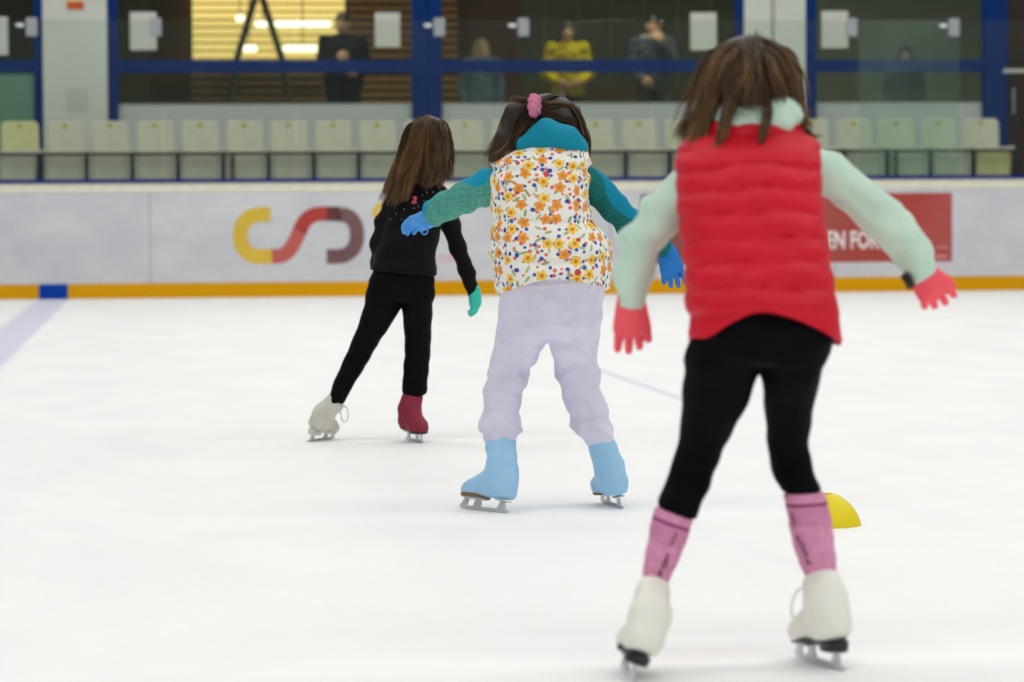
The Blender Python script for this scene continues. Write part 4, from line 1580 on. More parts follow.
bk = P(762, 313, -0.15); lf = P(689, 354, -0.02); rt = P(843, 346, -0.02)
sdf_obj('vest', [Loft(vr, 0.02, n=2.4)], 0.0045, M_RED, per, disp=quilt, fclip=hem(lf, bk, rt, -0.03),
        subs=[Loft([R(400, 697, 834, -0.03, 0.118), R(334, 693, 836, -0.03, 0.122), R(316, 715, 815, -0.02, 0.09)], 0.004), ])
# standing vest collar
ring = []
for i in range(41):
    an = math.pi * 2 * i / 40
    ring.append(P(752 + 45 * math.cos(an), 131 - 6 * math.sin(an), 0.115 + 0.068 * math.sin(an)))
sdf_obj('vest_collar', chain(ring, [0.016] * 41, 0.001, flat=((0, 0, 1), 0.58)), 0.005, M_RED, per)

# hair
M_HAIR3 = hair_mat('brown_hair', (26, 18, 12), (94, 70, 45), (176, 138, 94))
cr = P(752, 46, 0.17)
gd = []
def gl(pts, r0, r1, c, sr=0.0011): gd.append(([P(*p) for p in pts], r0, r1, c, sr))
# back of the head, falling to the left
gl([(752, 44, .17), (722, 50, .10), (708, 80, .09), (702, 112, .10), (690, 140, .09)], .014, .022, 240)
gl([(748, 42, .16), (728, 60, .08), (713, 92, .075), (702, 122, .07), (692, 150, .045)], .016, .018, 240)
gl([(744, 44, .20), (712, 56, .18), (701, 84, .17), (695, 112, .15), (681, 138, .11)], .016, .016, 220)
gl([(742, 46, .24), (712, 62, .25), (702, 92, .24), (694, 120, .20), (688, 142, .15)], .016, .018, 160)
# centre strands that cross the collar
gl([(752, 42, .14), (741, 66, .075), (730, 92, .055), (723, 120, .025), (718, 150, .0)], .014, .007, 120)
gl([(754, 42, .14), (747, 64, .072), (738, 88, .058), (731, 112, .03), (722, 138, .01)], .014, .008, 110)
gl([(756, 42, .14), (760, 68, .072), (766, 94, .055), (767, 116, .03), (760, 148, .0)], .012, .006, 90)
# right side
gl([(758, 42, .16), (780, 56, .09), (792, 80, .09), (797, 108, .10), (806, 126, .10)], .016, .015, 240)
gl([(758, 44, .20), (786, 54, .17), (796, 80, .17), (799, 105, .16), (805, 128, .13)], .014, .014, 220)
gl([(760, 46, .24), (784, 60, .25), (795, 86, .24), (799, 112, .20), (808, 132, .16)], .014, .014, 130)
gl([(790, 80, .10), (797, 104, .10), (803, 124, .09), (812, 136, .08), (822, 133, .08)], .006, .003, 26)
# back of head between
gl([(754, 42, .15), (752, 62, .07), (750, 84, .05), (747, 103, .04)], .030, .030, 260)
gl([(758, 44, .15), (770, 62, .075), (778, 82, .06), (783, 98, .055)], .020, .018, 200)
gl([(748, 44, .15), (736, 64, .075), (728, 88, .06), (728, 108, .045)], .020, .018, 200)
# stray wisps
gl([(726, 46, .12), (704, 60, .10), (694, 84, .09), (684, 112, .09), (672, 140, .09)], .012, .012, 28, .0006)
gl([(752, 40, .16), (770, 42, .12), (788, 54, .12), (803, 78, .12), (806, 104, .12)], .008, .010, 24, .0006)
bp = [Ell(HP(0, -0.03, 0.14), np.array([0.41, 0.45, 0.40]) * 0.205, 0.02, np.stack([np.cross(unit(hfw), unit(hup - unit(hfw) * (hup @ unit(hfw)))), unit(hfw), unit(hup - unit(hfw) * (hup @ unit(hfw)))])), Ell(P(750, 76, 0.165), np.array([0.083, 0.092, 0.076]), 0.03), Ell(P(751, 96, 0.16), np.array([0.080, 0.085, 0.055]), 0.03),
      Cone(P(716, 80, 0.16), P(700, 118, 0.13), 0.030, 0.020, 0.03), Cone(P(700, 118, 0.13), P(691, 140, 0.10), 0.020, 0.008, 0.03),
      Cone(P(786, 80, 0.16), P(797, 120, 0.14), 0.024, 0.012, 0.03)]
hair_obj('hair', per, gd, bp, M_HAIR3, clips=[(HP(0, 0.31, -0.1), hfw, 0.02)], wob=0.005)

# ------------------------------------------------------------------ girl in the flowered vest (middle)
g = Girl(545, 508)
P, R = g.P, g.row
J = dict(pelvis=P(553, 290, -0.05), waist=P(551, 255, 0.0), chest=P(547, 200, 0.06), neck=P(549, 158, 0.12),
         sh_l=P(500, 183, 0.08), el_l=P(462, 198, 0.14), wr_l=P(429, 218, 0.24),
         sh_r=P(586, 183, 0.08), el_r=P(622, 215, 0.095), wr_r=P(666, 249, 0.16),
         hip_l=P(527, 308, -0.05), kn_l=P(507, 378, 0.045), an_l=P(501, 446, 0.01), ft_l=P(501, 446, 0.01) + np.array([0, -0.008, -0.035]),
         hip_r=P(576, 308, -0.05), kn_r=P(578, 378, 0.045), an_r=P(600, 444, 0.012), ft_r=P(600, 444, 0.012) + np.array([0, -0.008, -0.035]))
hl_l = dict(Wp=P(430, 219, 0.235), d=(-0.62, 0.62, -0.10), n=(-0.1, -0.5, 0.8), L=0.125, s=(0.7, 0.5, -0.2), curl=0.30, spread=0.08, thumb=0.6, fat=1.1, k=0.0015, wide=1.1)
hl_r = dict(Wp=P(667, 252, 0.16), d=(0.24, 0.0, -0.97), n=(-0.25, -1, 0), L=0.118, s=(1, 0.1, 0.2), curl=0.20, spread=0.10, thumb=0.3, fat=1.2, k=0.0015, wide=1.15)
J['hand_l_thin'] = hand_prims(**{**hl_l, 'fat': 0.66})
J['hand_r_thin'] = hand_prims(**{**hl_r, 'fat': 0.66})
hc = P(546, 129, 0.20); hfw = np.array([0.30, 0.78, -0.55]); hup = np.array([0.1, 0.55, 0.84])
per, HP = body(g, 'person', J, 0.205, hc, hfw, hup, 1.0)
tag(per, 'person in a flowered white vest, lilac trousers and pale blue boot covers', 'person')
girl2 = per

# trousers
t = NT('lilac_fleece')
co = t.obj()
nz = t.noise(co, 12, 3)
t.l(t.ramp(nz.outputs['Fac'], [(0.3, lin((214, 211, 232))), (0.7, lin((228, 225, 242)))]), t.b.inputs['Base Color'])
t.b.inputs['Roughness'].default_value = 0.9; t.b.inputs['Specular IOR Level'].default_value = 0.1
t.bump(t.noise(t.V('MULTIPLY', co, (0.8, 0.8, 1.8)), 22, 3, 0.5).outputs['Fac'], 0.6, 0.02)
M_LIL = t.m
tl_ = [R(280, 501, 553, -0.05, 0.105), R(300, 501, 554, -0.05, 0.11), R(323, 498.5, 552, -0.045, 0.105), R(341, 494.5, 546.5, -0.02, 0.10), R(358, 491, 537.5, 0.02, 0.09), R(373, 487.5, 529.5, 0.045, 0.08),
       R(388, 483.5, 524.5, 0.05, 0.074), R(403, 483.5, 520.5, 0.045, 0.07), R(418, 481, 520.5, 0.03, 0.07), R(429, 479.5, 520.5, 0.02, 0.068), R(439, 482.5, 518, 0.012, 0.058), R(446, 489, 514, 0.01, 0.045)]
tr_ = [R(280, 550, 603, -0.05, 0.105), R(300, 548, 601, -0.05, 0.11), R(327, 548, 599.5, -0.04, 0.105), R(345, 550, 598, -0.015, 0.098), R(365, 554, 598, 0.03, 0.085), R(388, 559.5, 601, 0.055, 0.075), R(411, 567.5, 608.5, 0.05, 0.07),
       R(424, 572, 612.5, 0.035, 0.07), R(433, 576.5, 613, 0.025, 0.066), R(440, 582, 611, 0.015, 0.055), R(447, 588, 609, 0.012, 0.042)]
tp = [R(268, 501, 604, -0.04, 0.11), R(300, 501.5, 601.5, -0.05, 0.12), R(322, 500, 599.5, -0.05, 0.115), R(338, 500, 597, -0.045, 0.10)]
def trouser_folds(x, y, z):
    q = wrinkles(0.0052, (0.42, 0.1, 1), 78, 0.005, 0.9)(x, y, z)
    zk = P(500, 378, 0)[2]; zc = P(500, 430, 0)[2]
    wgt = 0.35 + 0.7 * np.exp(-((z - zk) / 0.06) ** 2) + 1.1 * np.exp(-((z - zc) / 0.045) ** 2)
    return q * wgt
sdf_obj('trousers', [Loft(tl_, 0.012), Loft(tr_, 0.012), Loft(tp, 0.02)], 0.0065, M_LIL, per, disp=trouser_folds)

# socks peeping out
M_SCK = mat('plum_sock', (132, 26, 74), 0.85, 0.1)
for a, c in ((P(503, 432, 0.012), P(501.5, 450, 0.01)), (P(600, 432, 0.015), P(601, 447, 0.012))):
    sdf_obj('sock', [Cone(a, c, 0.036, 0.034, 0.01)], 0.006, M_SCK, per)
# boots with pale blue covers
M_COV = mat('pale_blue_cover', (158, 206, 240), 0.55, 0.25, var=0.04, vscale=14, sheen=0.1)
skate(g, per, (484.5, 511), ((511, 514), (458, 508)), P(501.5, 441, 0.01), 0.94, M_COV, cover=True, sole=M_SOLE_BRN, top_r=0.044, fat=1.12,
      lean=(0.07, 0.02, 0.22), wrinkle=0.0012)
skate(g, per, (613, 506), ((634, 512), (592, 499)), P(600.5, 440, 0.01), 0.93, M_COV, cover=True, sole=M_SOLE_BRN, top_r=0.040, fat=1.12,
      lean=(-0.045, 0.0, 0.22), wrinkle=0.0012)

# sleeves : marled green-teal with bright blue on the upper side
def teal(name, a, b_, c):
    t = NT(name)
    co = t.obj()
    nz = t.noise(t.V('MULTIPLY', co, (1.0, 1.0, 3.0)), 70, 4, 0.7)
    cc = t.ramp(nz.outputs['Fac'], [(0.35, lin(a)), (0.65, lin(b_))])
    at = t.n('ShaderNodeAttribute'); at.attribute_name = 'pat'
    sp_ = t.n('ShaderNodeSeparateXYZ'); t.l(at.outputs['Vector'], sp_.inputs[0])
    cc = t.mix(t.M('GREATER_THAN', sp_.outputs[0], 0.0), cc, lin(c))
    t.l(cc, t.b.inputs['Base Color'])
    t.b.inputs['Roughness'].default_value = 0.75; t.b.inputs['Specular IOR Level'].default_value = 0.15
    t.bump(t.noise(co, 120, 3).outputs['Fac'], 0.2, 0.003)
    return t.m
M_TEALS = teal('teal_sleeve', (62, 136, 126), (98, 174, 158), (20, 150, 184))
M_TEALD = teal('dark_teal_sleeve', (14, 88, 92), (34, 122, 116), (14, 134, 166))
for pts, rad, up_off, mm, sg in [
        ([P(505, 184, 0.07), P(488, 187, 0.085), P(463, 198, 0.14), P(444, 207, 0.20), P(431, 215, 0.235), P(423, 220, 0.255)], [0.052, 0.054, 0.046, 0.043, 0.036, 0.033], 0.70, M_TEALS, -1),
        ([P(580, 180, 0.07), P(594, 187, 0.08), P(610, 203, 0.085), P(628, 222, 0.10), P(648, 238, 0.13), P(666, 247.5, 0.155), P(678, 252, 0.17)], [0.050, 0.048, 0.043, 0.042, 0.038, 0.032, 0.031], 0.50, M_TEALD, 1)]:
    de = unit(pts[-1] - pts[-2])
    v, f = field_mesh(chain(pts, rad, 0.02), 0.005, disp=wrinkles(0.0022, (1 * sg, 0.2, -0.4), 100, 0.002, 0.3), clips=[(pts[-2], de, 0.006)])
    me = mesh_vf('sleeve', v, f)
    at_ = me.attributes.new('pat', 'FLOAT_VECTOR', 'POINT')
    pv = np.zeros((len(v), 3), np.float32)
    # height above the arm's axis, in units of its radius
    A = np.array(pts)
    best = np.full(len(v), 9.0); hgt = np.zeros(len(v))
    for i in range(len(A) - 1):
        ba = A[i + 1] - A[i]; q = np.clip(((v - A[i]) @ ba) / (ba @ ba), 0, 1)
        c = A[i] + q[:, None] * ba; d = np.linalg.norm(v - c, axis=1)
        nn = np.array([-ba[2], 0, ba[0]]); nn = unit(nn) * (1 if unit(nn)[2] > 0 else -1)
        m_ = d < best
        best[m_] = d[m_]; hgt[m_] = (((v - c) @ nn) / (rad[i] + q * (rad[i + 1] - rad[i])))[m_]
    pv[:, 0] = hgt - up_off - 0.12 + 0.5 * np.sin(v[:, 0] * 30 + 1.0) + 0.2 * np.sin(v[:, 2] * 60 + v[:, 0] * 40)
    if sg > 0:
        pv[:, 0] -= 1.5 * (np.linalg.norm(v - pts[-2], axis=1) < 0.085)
    at_.data.foreach_set('vector', pv.ravel())
    link('sleeve', me, mm, per)

# gloves
M_GBL = mat('blue_knit', (84, 156, 226), 0.75, 0.2, var=0.06, vscale=60, bump=0.3, bscale=300, bdist=0.002)
M_GBR = mat('blue_knit_deep', (44, 124, 200), 0.75, 0.2, var=0.06, vscale=60, bump=0.3, bscale=300, bdist=0.002)
for q, mm in ((hl_l, M_GBL), (hl_r, M_GBR)):
    pr = hand_prims(**q)
    w0 = np.asarray(q['Wp']); d0 = unit(q['d'])
    pr.append(Cone(w0 - d0 * 0.008, w0 + d0 * 0.02, 0.025, 0.027, 0.02))
    gl_, _ = sdf_obj('glove', pr, 0.0032, mm, per)
    if mm is M_GBL:
        c = P(424.5, 229, 0.2)
        MB().tube([c + np.array([0.010 * math.cos(a), 0, 0.013 * math.sin(a) - 0.004]) for a in np.linspace(0, 6.28, 16)], 0.0026, 6).build('glove_loop', M_GBL, gl_, smooth=True)

# flowered vest
t = NT('flower_print')
at = t.n('ShaderNodeAttribute'); at.attribute_name = 'pat'
vec = at.outputs['Vector']


def layer(col_in, scale, off, kind, R_, ca, cb, keep, center=None):
    pv = t.V('ADD', t.V('MULTIPLY', vec, (scale, scale, 0)), off)
    vo = t.n('ShaderNodeTexVoronoi', voronoi_dimensions='2D', feature='F1')
    vo.inputs['Scale'].default_value = 1.0
    vo.inputs['Randomness'].default_value = 0.72
    t.l(pv, vo.inputs['Vector'])
    df = t.V('SUBTRACT', pv, vo.outputs['Position'])
    sx = t.n('ShaderNodeSeparateXYZ'); t.l(df, sx.inputs[0])
    dx, dy = sx.outputs[0], sx.outputs[1]
    sc_ = t.n('ShaderNodeSeparateXYZ'); t.l(vo.outputs['Color'], sc_.inputs[0])
    r1, r2, r3 = sc_.outputs[0], sc_.outputs[1], sc_.outputs[2]
    dist = t.M('SQRT', t.M('ADD', t.M('MULTIPLY', dx, dx), t.M('MULTIPLY', dy, dy)))
    if kind == 'flower':
        an = t.M('ARCTAN2', dy, dx)
        pet = t.M('COSINE', t.M('ADD', t.M('MULTIPLY', an, 5.0), t.M('MULTIPLY', r3, 6.28)))
        rr = t.M('MULTIPLY', t.M('ADD', t.M('MULTIPLY', pet, 0.16), 0.84), R_)
        mk = t.M('LESS_THAN', dist, rr)
    elif kind == 'dot':
        mk = t.M('LESS_THAN', dist, t.M('MULTIPLY', t.M('ADD', t.M('MULTIPLY', r3, 0.5), 0.65), R_))
    else:
        an = t.M('MULTIPLY', t.M('SUBTRACT', r3, 0.5), 2.6)
        ca_, sa_ = t.M('COSINE', an), t.M('SINE', an)
        xr_ = t.M('ADD', t.M('MULTIPLY', dx, ca_), t.M('MULTIPLY', dy, sa_))
        yr_ = t.M('SUBTRACT', t.M('MULTIPLY', dy, ca_), t.M('MULTIPLY', dx, sa_))
        e1 = t.M('DIVIDE', xr_, R_ * 0.33); e2 = t.M('DIVIDE', yr_, R_)
        mk = t.M('LESS_THAN', t.M('ADD', t.M('MULTIPLY', e1, e1), t.M('MULTIPLY', e2, e2)), 1.0)
    mk = t.M('MULTIPLY', mk, t.M('GREATER_THAN', r1, 1.0 - keep))
    cc = t.mix(t.M('GREATER_THAN', r2, 0.5), lin(ca), lin(cb))
    o_ = t.mix(mk, col_in, cc)
    if center:
        mk2 = t.M('MULTIPLY', t.M('LESS_THAN', dist, R_ * 0.33), t.M('GREATER_THAN', r1, 1.0 - keep))
        o_ = t.mix(mk2, o_, lin(center))
    return o_


col = t.mix(0.0, lin((240, 238, 230)), lin((240, 238, 230)))
col = layer(col, 30, (3.1, 7.7, 0), 'leaf', 0.40, (150, 172, 122), (178, 190, 150), 0.75)
col = layer(col, 42, (13.3, 2.9, 0), 'dot', 0.25, (236, 128, 108), (230, 110, 100), 0.45)
col = layer(col, 40, (5.7, 21.2, 0), 'dot', 0.27, (60, 82, 176), (74, 96, 190), 0.5)
col = layer(col, 19, (9.5, 4.2, 0), 'flower', 0.37, (244, 206, 88), (240, 158, 72), 0.92, (218, 140, 40))
col = layer(col, 11, (1.5, 14.2, 0), 'dot', 0.10, (206, 76, 80), (206, 76, 80), 0.35)
t.l(col, t.b.inputs['Base Color'])
t.b.inputs['Roughness'].default_value = 0.75; t.b.inputs['Specular IOR Level'].default_value = 0.15
M_FLO = t.m
vr = [R(141, 526, 577, 0.115, 0.07), R(148, 516, 585, 0.105, 0.085), R(156, 500, 588, 0.095, 0.105), R(164, 492, 592, 0.085, 0.12), R(180, 490, 590, 0.065, 0.128), R(195, 490.5, 587.5, 0.05, 0.13), R(221, 491, 594, 0.02, 0.135),
      R(240, 490.5, 608, 0.0, 0.145), R(252, 490, 612.5, -0.01, 0.15), R(272, 493.5, 611, -0.025, 0.152), R(290, 496, 608, -0.03, 0.15), R(310, 498, 606, -0.035, 0.15)]
zq = np.array(sorted(P(545, y, -0.05)[2] for y in (171, 222, 262, 300)))


def puff2(x, y, z):
    zc = z + 0.006 * np.sin(x * 18 + 1)
    d = np.min(np.abs(zc[..., None] - zq), axis=-1) if hasattr(zc, 'shape') else 0
    q = 0.007 * (1 - np.exp(-(d / 0.012) ** 2)) - 0.005
    return q + 0.0032 * np.sin(x * 44 + 2 * np.sin(z * 31) + z * 18) * np.sin(z * 36 + 1.3 * np.sin(x * 27))


bk = P(555, 279, -0.185); lf = P(496, 297, -0.03); rt = P(610, 291, -0.03)
v, f = field_mesh([Loft(vr, 0.02, n=2.4)], 0.0055, disp=puff2, fclip=hem(lf, bk, rt, -0.03))
me = mesh_vf('vest', v, f)
at_ = me.attributes.new('pat', 'FLOAT_VECTOR', 'POINT')
pv = np.zeros((len(v), 3), np.float32)
vc = np.array([P(550, 225, 0.02)[0], 0.03])
an = np.arctan2(v[:, 0] - vc[0], -(v[:, 1] - vc[1]))
vrs = np.array(sorted(vr))
zz = np.linspace(vrs[0, 0], vrs[-1, 0], 200)
wn = np.interp(zz, vrs[:, 0], vrs[:, 2] - vrs[:, 4])
arc = np.concatenate([[0], np.cumsum(np.hypot(np.diff(zz), np.diff(wn)))])
pv[:, 0] = v[:, 0] + np.sign(v[:, 0] - vc[0]) * np.maximum(0, v[:, 1] - np.interp(v[:, 2], zz, wn) - 0.02) * 0.9; pv[:, 1] = np.interp(v[:, 2], zz, arc)
at_.data.foreach_set('vector', pv.ravel())
link('vest', me, M_FLO, per)

# teal hood collar, standing up against the neck
M_HOOD = mat('teal_hood', (14, 140, 168), 0.75, 0.2, var=0.06, vscale=10, bump=0.2, bscale=90)
hd = [Cone(P(527, 146, 0.06), P(546, 134, 0.05), 0.030, 0.040, 0.03), Cone(P(546, 134, 0.05), P(566, 140, 0.05), 0.040, 0.038, 0.03),
      Cone(P(566, 140, 0.05), P(579, 150, 0.07), 0.038, 0.022, 0.03), Cone(P(545, 144, 0.055), P(575, 149, 0.06), 0.034, 0.026, 0.03),
      Cone(P(528, 146, 0.07), P(530, 148, 0.16), 0.028, 0.028, 0.03), Cone(P(578, 148, 0.08), P(574, 150, 0.17), 0.024, 0.026, 0.03)]
sdf_obj('hood_collar', hd, 0.005, M_HOOD, per, disp=wrinkles(0.0018, (0.6, 0.2, 0.8), 95, 0.002, 1.1))

# hair, ponytail and scrunchie
M_HAIR2 = hair_mat('dark_brown_hair', (24, 17, 12), (70, 50, 33), (150, 114, 74))
gd = []
gl([(534, 106, .10), (522, 101, .09), (508, 114, .08), (500, 136, .07), (490, 158, .05)], .012, .016, 260)
gl([(533, 108, .10), (522, 110, .08), (512, 126, .065), (503, 148, .045), (490, 160, .03)], .012, .012, 200)
gl([(534, 110, .10), (524, 116, .07), (516, 132, .06), (507, 150, .04), (494, 165, .02)], .010, .008, 120)
gl([(562, 98, .20), (550, 98, .13), (542, 102, .11), (535, 107, .10)], .020, .012, 200)
gl([(578, 112, .20), (564, 106, .12), (550, 106, .10), (536, 108, .10)], .016, .012, 200)
gl([(584, 134, .20), (574, 122, .12), (556, 116, .09), (538, 111, .09)], .016, .012, 200)
gl([(556, 98, .22), (572, 106, .20), (582, 124, .18), (586, 140, .15), (585, 156, .13)], .012, .012, 220)
gl([(560, 98, .18), (574, 108, .13), (583, 126, .12), (587, 142, .11), (588, 158, .11)], .010, .010, 150)
gl([(520, 128, .16), (524, 118, .12), (530, 112, .10), (535, 109, .10)], .014, .010, 90)
gl([(534, 112, .09), (524, 124, .075), (516, 138, .065), (509, 150, .06)], .016, .016, 240)
gl([(536, 112, .10), (529, 126, .085), (521, 140, .08), (514, 150, .08)], .014, .014, 160)
gl([(536, 104, .10), (525, 98, .10), (514, 98, .10), (506, 103, .10)], .006, .012, 30, .0006)
bp = [Ell(P(548, 122, 0.19), np.array([0.098, 0.105, 0.089]), 0.03), Ell(P(558, 132, 0.18), np.array([0.085, 0.085, 0.07]), 0.03),
      Cone(P(533, 106, 0.10), P(514, 112, 0.08), 0.016, 0.026, 0.02), Cone(P(514, 112, 0.08), P(503, 138, 0.06), 0.026, 0.022, 0.02),
      Cone(P(503, 138, 0.06), P(490, 160, 0.04), 0.022, 0.006, 0.02), Cone(P(528, 122, 0.10), P(514, 144, 0.09), 0.026, 0.020, 0.02)]
hair_obj('hair', per, gd, bp, M_HAIR2, clips=[(HP(0, 0.30, -0.1), hfw, 0.02)], wob=0.004)
M_SCR = mat('pink_scrunchie', (214, 128, 160), 0.8, 0.15, var=0.08, vscale=50, bump=0.4, bscale=120)
c = P(534.5, 105.5, 0.085)
ring = [c + np.array([0.006 * math.cos(a) * 1.0, -0.012 + 0.012 * math.cos(a), 0.022 * math.sin(a)]) for a in np.linspace(0, 2 * math.pi, 13)]
sdf_obj('scrunchie', chain(ring, [0.0135] * 13, 0.008), 0.003, M_SCR, per, disp=wrinkles(0.0018, (0.2, 0.5, 1), 330, 0.001))

# ------------------------------------------------------------------ girl in black (farthest)
g = Girl(380, 441)
P, R = g.P, g.row
J = dict(pelvis=P(404, 280, -0.02), waist=P(405, 250, 0.0), chest=P(414, 215, 0.03), neck=P(424, 186, 0.05),
         sh_l=P(391, 208, 0.02), el_l=P(379, 250, 0.03), wr_l=P(383, 272, 0.12),
         sh_r=P(446, 208, 0.04), el_r=P(459, 255, 0.06), wr_r=P(475, 294, 0.05),
         hip_l=P(388, 295, -0.02), kn_l=P(363, 346, 0.01), an_l=P(334.5, 405, -0.012), ft_l=P(334.5, 405, -0.012) + np.array([-0.026, -0.008, -0.035]),
         hip_r=P(418, 295, -0.015), kn_r=P(417.5, 353, 0.02), an_r=P(413, 398, 0.0), ft_r=P(413, 398, 0.0) + np.array([0, -0.008, -0.035]))
hl_l = dict(Wp=J['wr_l'], d=(0.5, 0.6, -0.6), n=(-0.5, 0.6, 0.3), L=0.115, s=(0.5, 0.2, 0.8), curl=0.3, thumb=0.4)
hl_r = dict(Wp=J['wr_r'], d=(0.02, 0.05, -1), n=(0.85, -0.5, 0), L=0.098, s=(0.4, 0.8, 0), curl=0.30, spread=0.05, thumb=0.3)
J['hand_l_thin'] = hand_prims(**{**hl_l, 'fat': 0.66})
J['hand_r_thin'] = hand_prims(**{**hl_r, 'fat': 0.66})
hc = P(432, 147, 0.07); hfw = np.array([0.78, 0.62, -0.10]); hup = np.array([0.05, 0.05, 1.0])
per, HP = body(g, 'person', J, 0.205, hc, hfw, hup, 0.92)
tag(per, 'person all in black with long loose hair, one white and one maroon boot', 'person')
girl1 = per
M_BLK1 = mat('black_jersey', (9, 9, 12), 0.7, 0.08, var=0.15, vscale=30, bump=0.15, bscale=70, bdist=0.003)
tl_ = [R(262, 380, 404, -0.01, 0.07), R(285, 369, 406, -0.015, 0.08), R(308, 363.5, 400.5, -0.015, 0.08), R(330, 356, 387.5, 0.0, 0.07), R(345, 350, 377.5, 0.01, 0.06), R(362, 342.5, 368, 0.012, 0.05),
       R(380, 334.5, 357, 0.0, 0.044), R(398, 328.5, 346.5, -0.01, 0.04), R(404, 327, 344, -0.01, 0.038)]
tr_ = [R(262, 404, 428, -0.01, 0.07), R(285, 403, 433.5, -0.015, 0.08), R(308, 402, 432.5, -0.01, 0.08), R(330, 404, 431.5, 0.01, 0.07), R(353, 404.5, 430.3, 0.02, 0.055), R(372, 403, 428.5, 0.01, 0.046), R(385, 402.5, 427.5, 0.0, 0.044),
       R(391, 401.5, 427, 0.0, 0.043), R(396, 403.5, 424, 0.0, 0.036)]
tp = [R(258, 378, 428, -0.01, 0.075), R(278, 371, 433, -0.015, 0.088), R(300, 366, 433.5, -0.02, 0.088)]
sdf_obj('leggings', [Loft(tl_, 0.012), Loft(tr_, 0.012), Loft(tp, 0.02)], 0.0065, M_BLK1, per, disp=wrinkles(0.0014, (0, 0, 1), 80, 0.0012, 0.4))
# jacket
t = NT('black_fleece')
co = t.obj()
nz = t.noise(co, 20, 3)
t.l(t.ramp(nz.outputs['Fac'], [(0.3, lin((8, 8, 11))), (0.7, lin((14, 14, 18)))]), t.b.inputs['Base Color'])
t.b.inputs['Roughness'].default_value = 0.85; t.b.inputs['Specular IOR Level'].default_value = 0.15
t.b.inputs['Sheen Weight'].default_value = 0.03
M_JKT = t.m
jr = [R(180, 414, 436, 0.045, 0.05), R(188, 402, 447, 0.04, 0.065), R(198, 389, 452, 0.03, 0.08), R(210, 385.5, 450, 0.02, 0.095), R(228, 383, 442, 0.01, 0.10), R(245, 378, 437.5, 0.0, 0.10), R(258, 374, 436, -0.005, 0.10), R(270, 369.5, 436.5, -0.01, 0.108), R(282, 369, 436, -0.012, 0.110)]
al_ = chain([P(393, 205, 0.02), P(385, 222, 0.02), P(379.5, 245, 0.02), P(380, 262, 0.06), P(384, 273, 0.11)], [0.036, 0.038, 0.036, 0.034, 0.03], 0.02)
ar_ = chain([P(444, 206, 0.035), P(449.5, 222, 0.045), P(458, 248, 0.06), P(467, 272, 0.055), P(474.5, 297, 0.05)], [0.038, 0.039, 0.032, 0.030, 0.0235], 0.018)
lf, rt = P(369, 270, -0.01), P(436, 276, -0.01); bk = P(402, 273.5, -0.11)
nrm = np.cross(lf - bk, rt - bk); nrm = nrm if nrm[2] < 0 else -nrm
jk_v, jk_f = field_mesh([Loft(jr, 0.02)] + al_, 0.0055, disp=wrinkles(0.0022, (0.35, 0.1, 1), 70, 0.0016, 1.7), clips=[(bk, nrm, 0.008)])
jk = link('jacket', mesh_vf('jacket', jk_v, jk_f), M_JKT, per)
sdf_obj('sleeve', ar_, 0.0055, M_JKT, jk, disp=wrinkles(0.0018, (0.3, 0, 1), 110, 0.0012, 0.2), clips=[(P(474.5, 296, 0.05), unit(P(474.5, 297, 0.05) - P(467, 272, 0.055)), 0.006)])
M_MNT = mat('mint_knit', (62, 196, 176), 0.75, 0.2, var=0.05, vscale=60, bump=0.25, bscale=300, bdist=0.002)
for q in (hl_l, hl_r):
    pr = hand_prims(**q)
    w0 = np.asarray(q['Wp']); d0 = unit(q['d'])
    pr.append(Cone(w0 - d0 * 0.02, w0 + d0 * 0.03, 0.020, 0.023, 0.02))
    sdf_obj('glove', pr, 0.0035, M_MNT, per)
# rhinestones and the pink initial on the back
M_GEM = mat('rhinestone', (200, 204, 210), 0.15, 0.8, var=0)
B = MB()
for (px, py) in [(388, 217), (399, 218.5), (410, 213), (418, 204), (394, 212), (424, 199), (430, 206), (437, 197), (404, 207), (427, 190), (434, 189), (441, 194), (421, 193), (412, 206), (444, 203)]:
    sp = g.surf(jk_v, px, py, 3)
    if sp is not None:
        B.box(tuple(sp + np.array([0, -0.001, 0])), (0.0028, 0.003, 0.0028), 0.0006)
tag(B.build('rhinestones', M_GEM, jk), kind='stuff')
sp = g.surf(jk_v, 416, 198, 3)
if sp is not None:
    text_obj('pink_initial', 'a', mat('pink_print', (232, 92, 132), 0.6, 0.3, var=0), jk, 0.040, tuple(sp + np.array([-0.012, -0.009, -0.014])), rot=(math.pi / 2, -0.1, 0.0), sx_=0.85, shear=0.4, extr=0.002, off=0.0)
# hair
M_HAIR1 = hair_mat('chestnut_hair', (30, 20, 12), (84, 60, 34), (166, 128, 78))
gd = []
top = (430, 122, .07)
gl([top, (411, 126, .03), (403, 152, .02), (396, 178, .0), (388, 203, -.03)], .016, .018, 260, .0014)
gl([top, (418, 126, -.01), (410, 152, -.03), (402, 178, -.05), (395, 205, -.07)], .030, .018, 280, .0014)
gl([top, (424, 126, -.03), (419, 150, -.045), (411, 174, -.06), (402, 199, -.07)], .030, .016, 240, .0014)
gl([top, (431, 126, -.03), (430, 150, -.045), (428, 170, -.05), (426, 187, -.06)], .034, .014, 220, .0014)
gl([top, (440, 127, -.01), (443, 150, -.02), (442, 170, -.03), (439, 186, -.05)], .032, .014, 220, .0014)
gl([top, (445, 124, .03), (449, 142, .03), (450, 160, .02), (448, 180, .0)], .014, .012, 200, .0014)
gl([(428, 118, .09), (412, 126, .08), (402, 150, .07), (393, 176, .05), (383, 200, .02)], .014, .012, 180, .0014)
gl([(430, 117, .09), (444, 122, .09), (450, 136, .07), (450, 152, .055), (448, 170, .04)], .010, .007, 80, .0014)
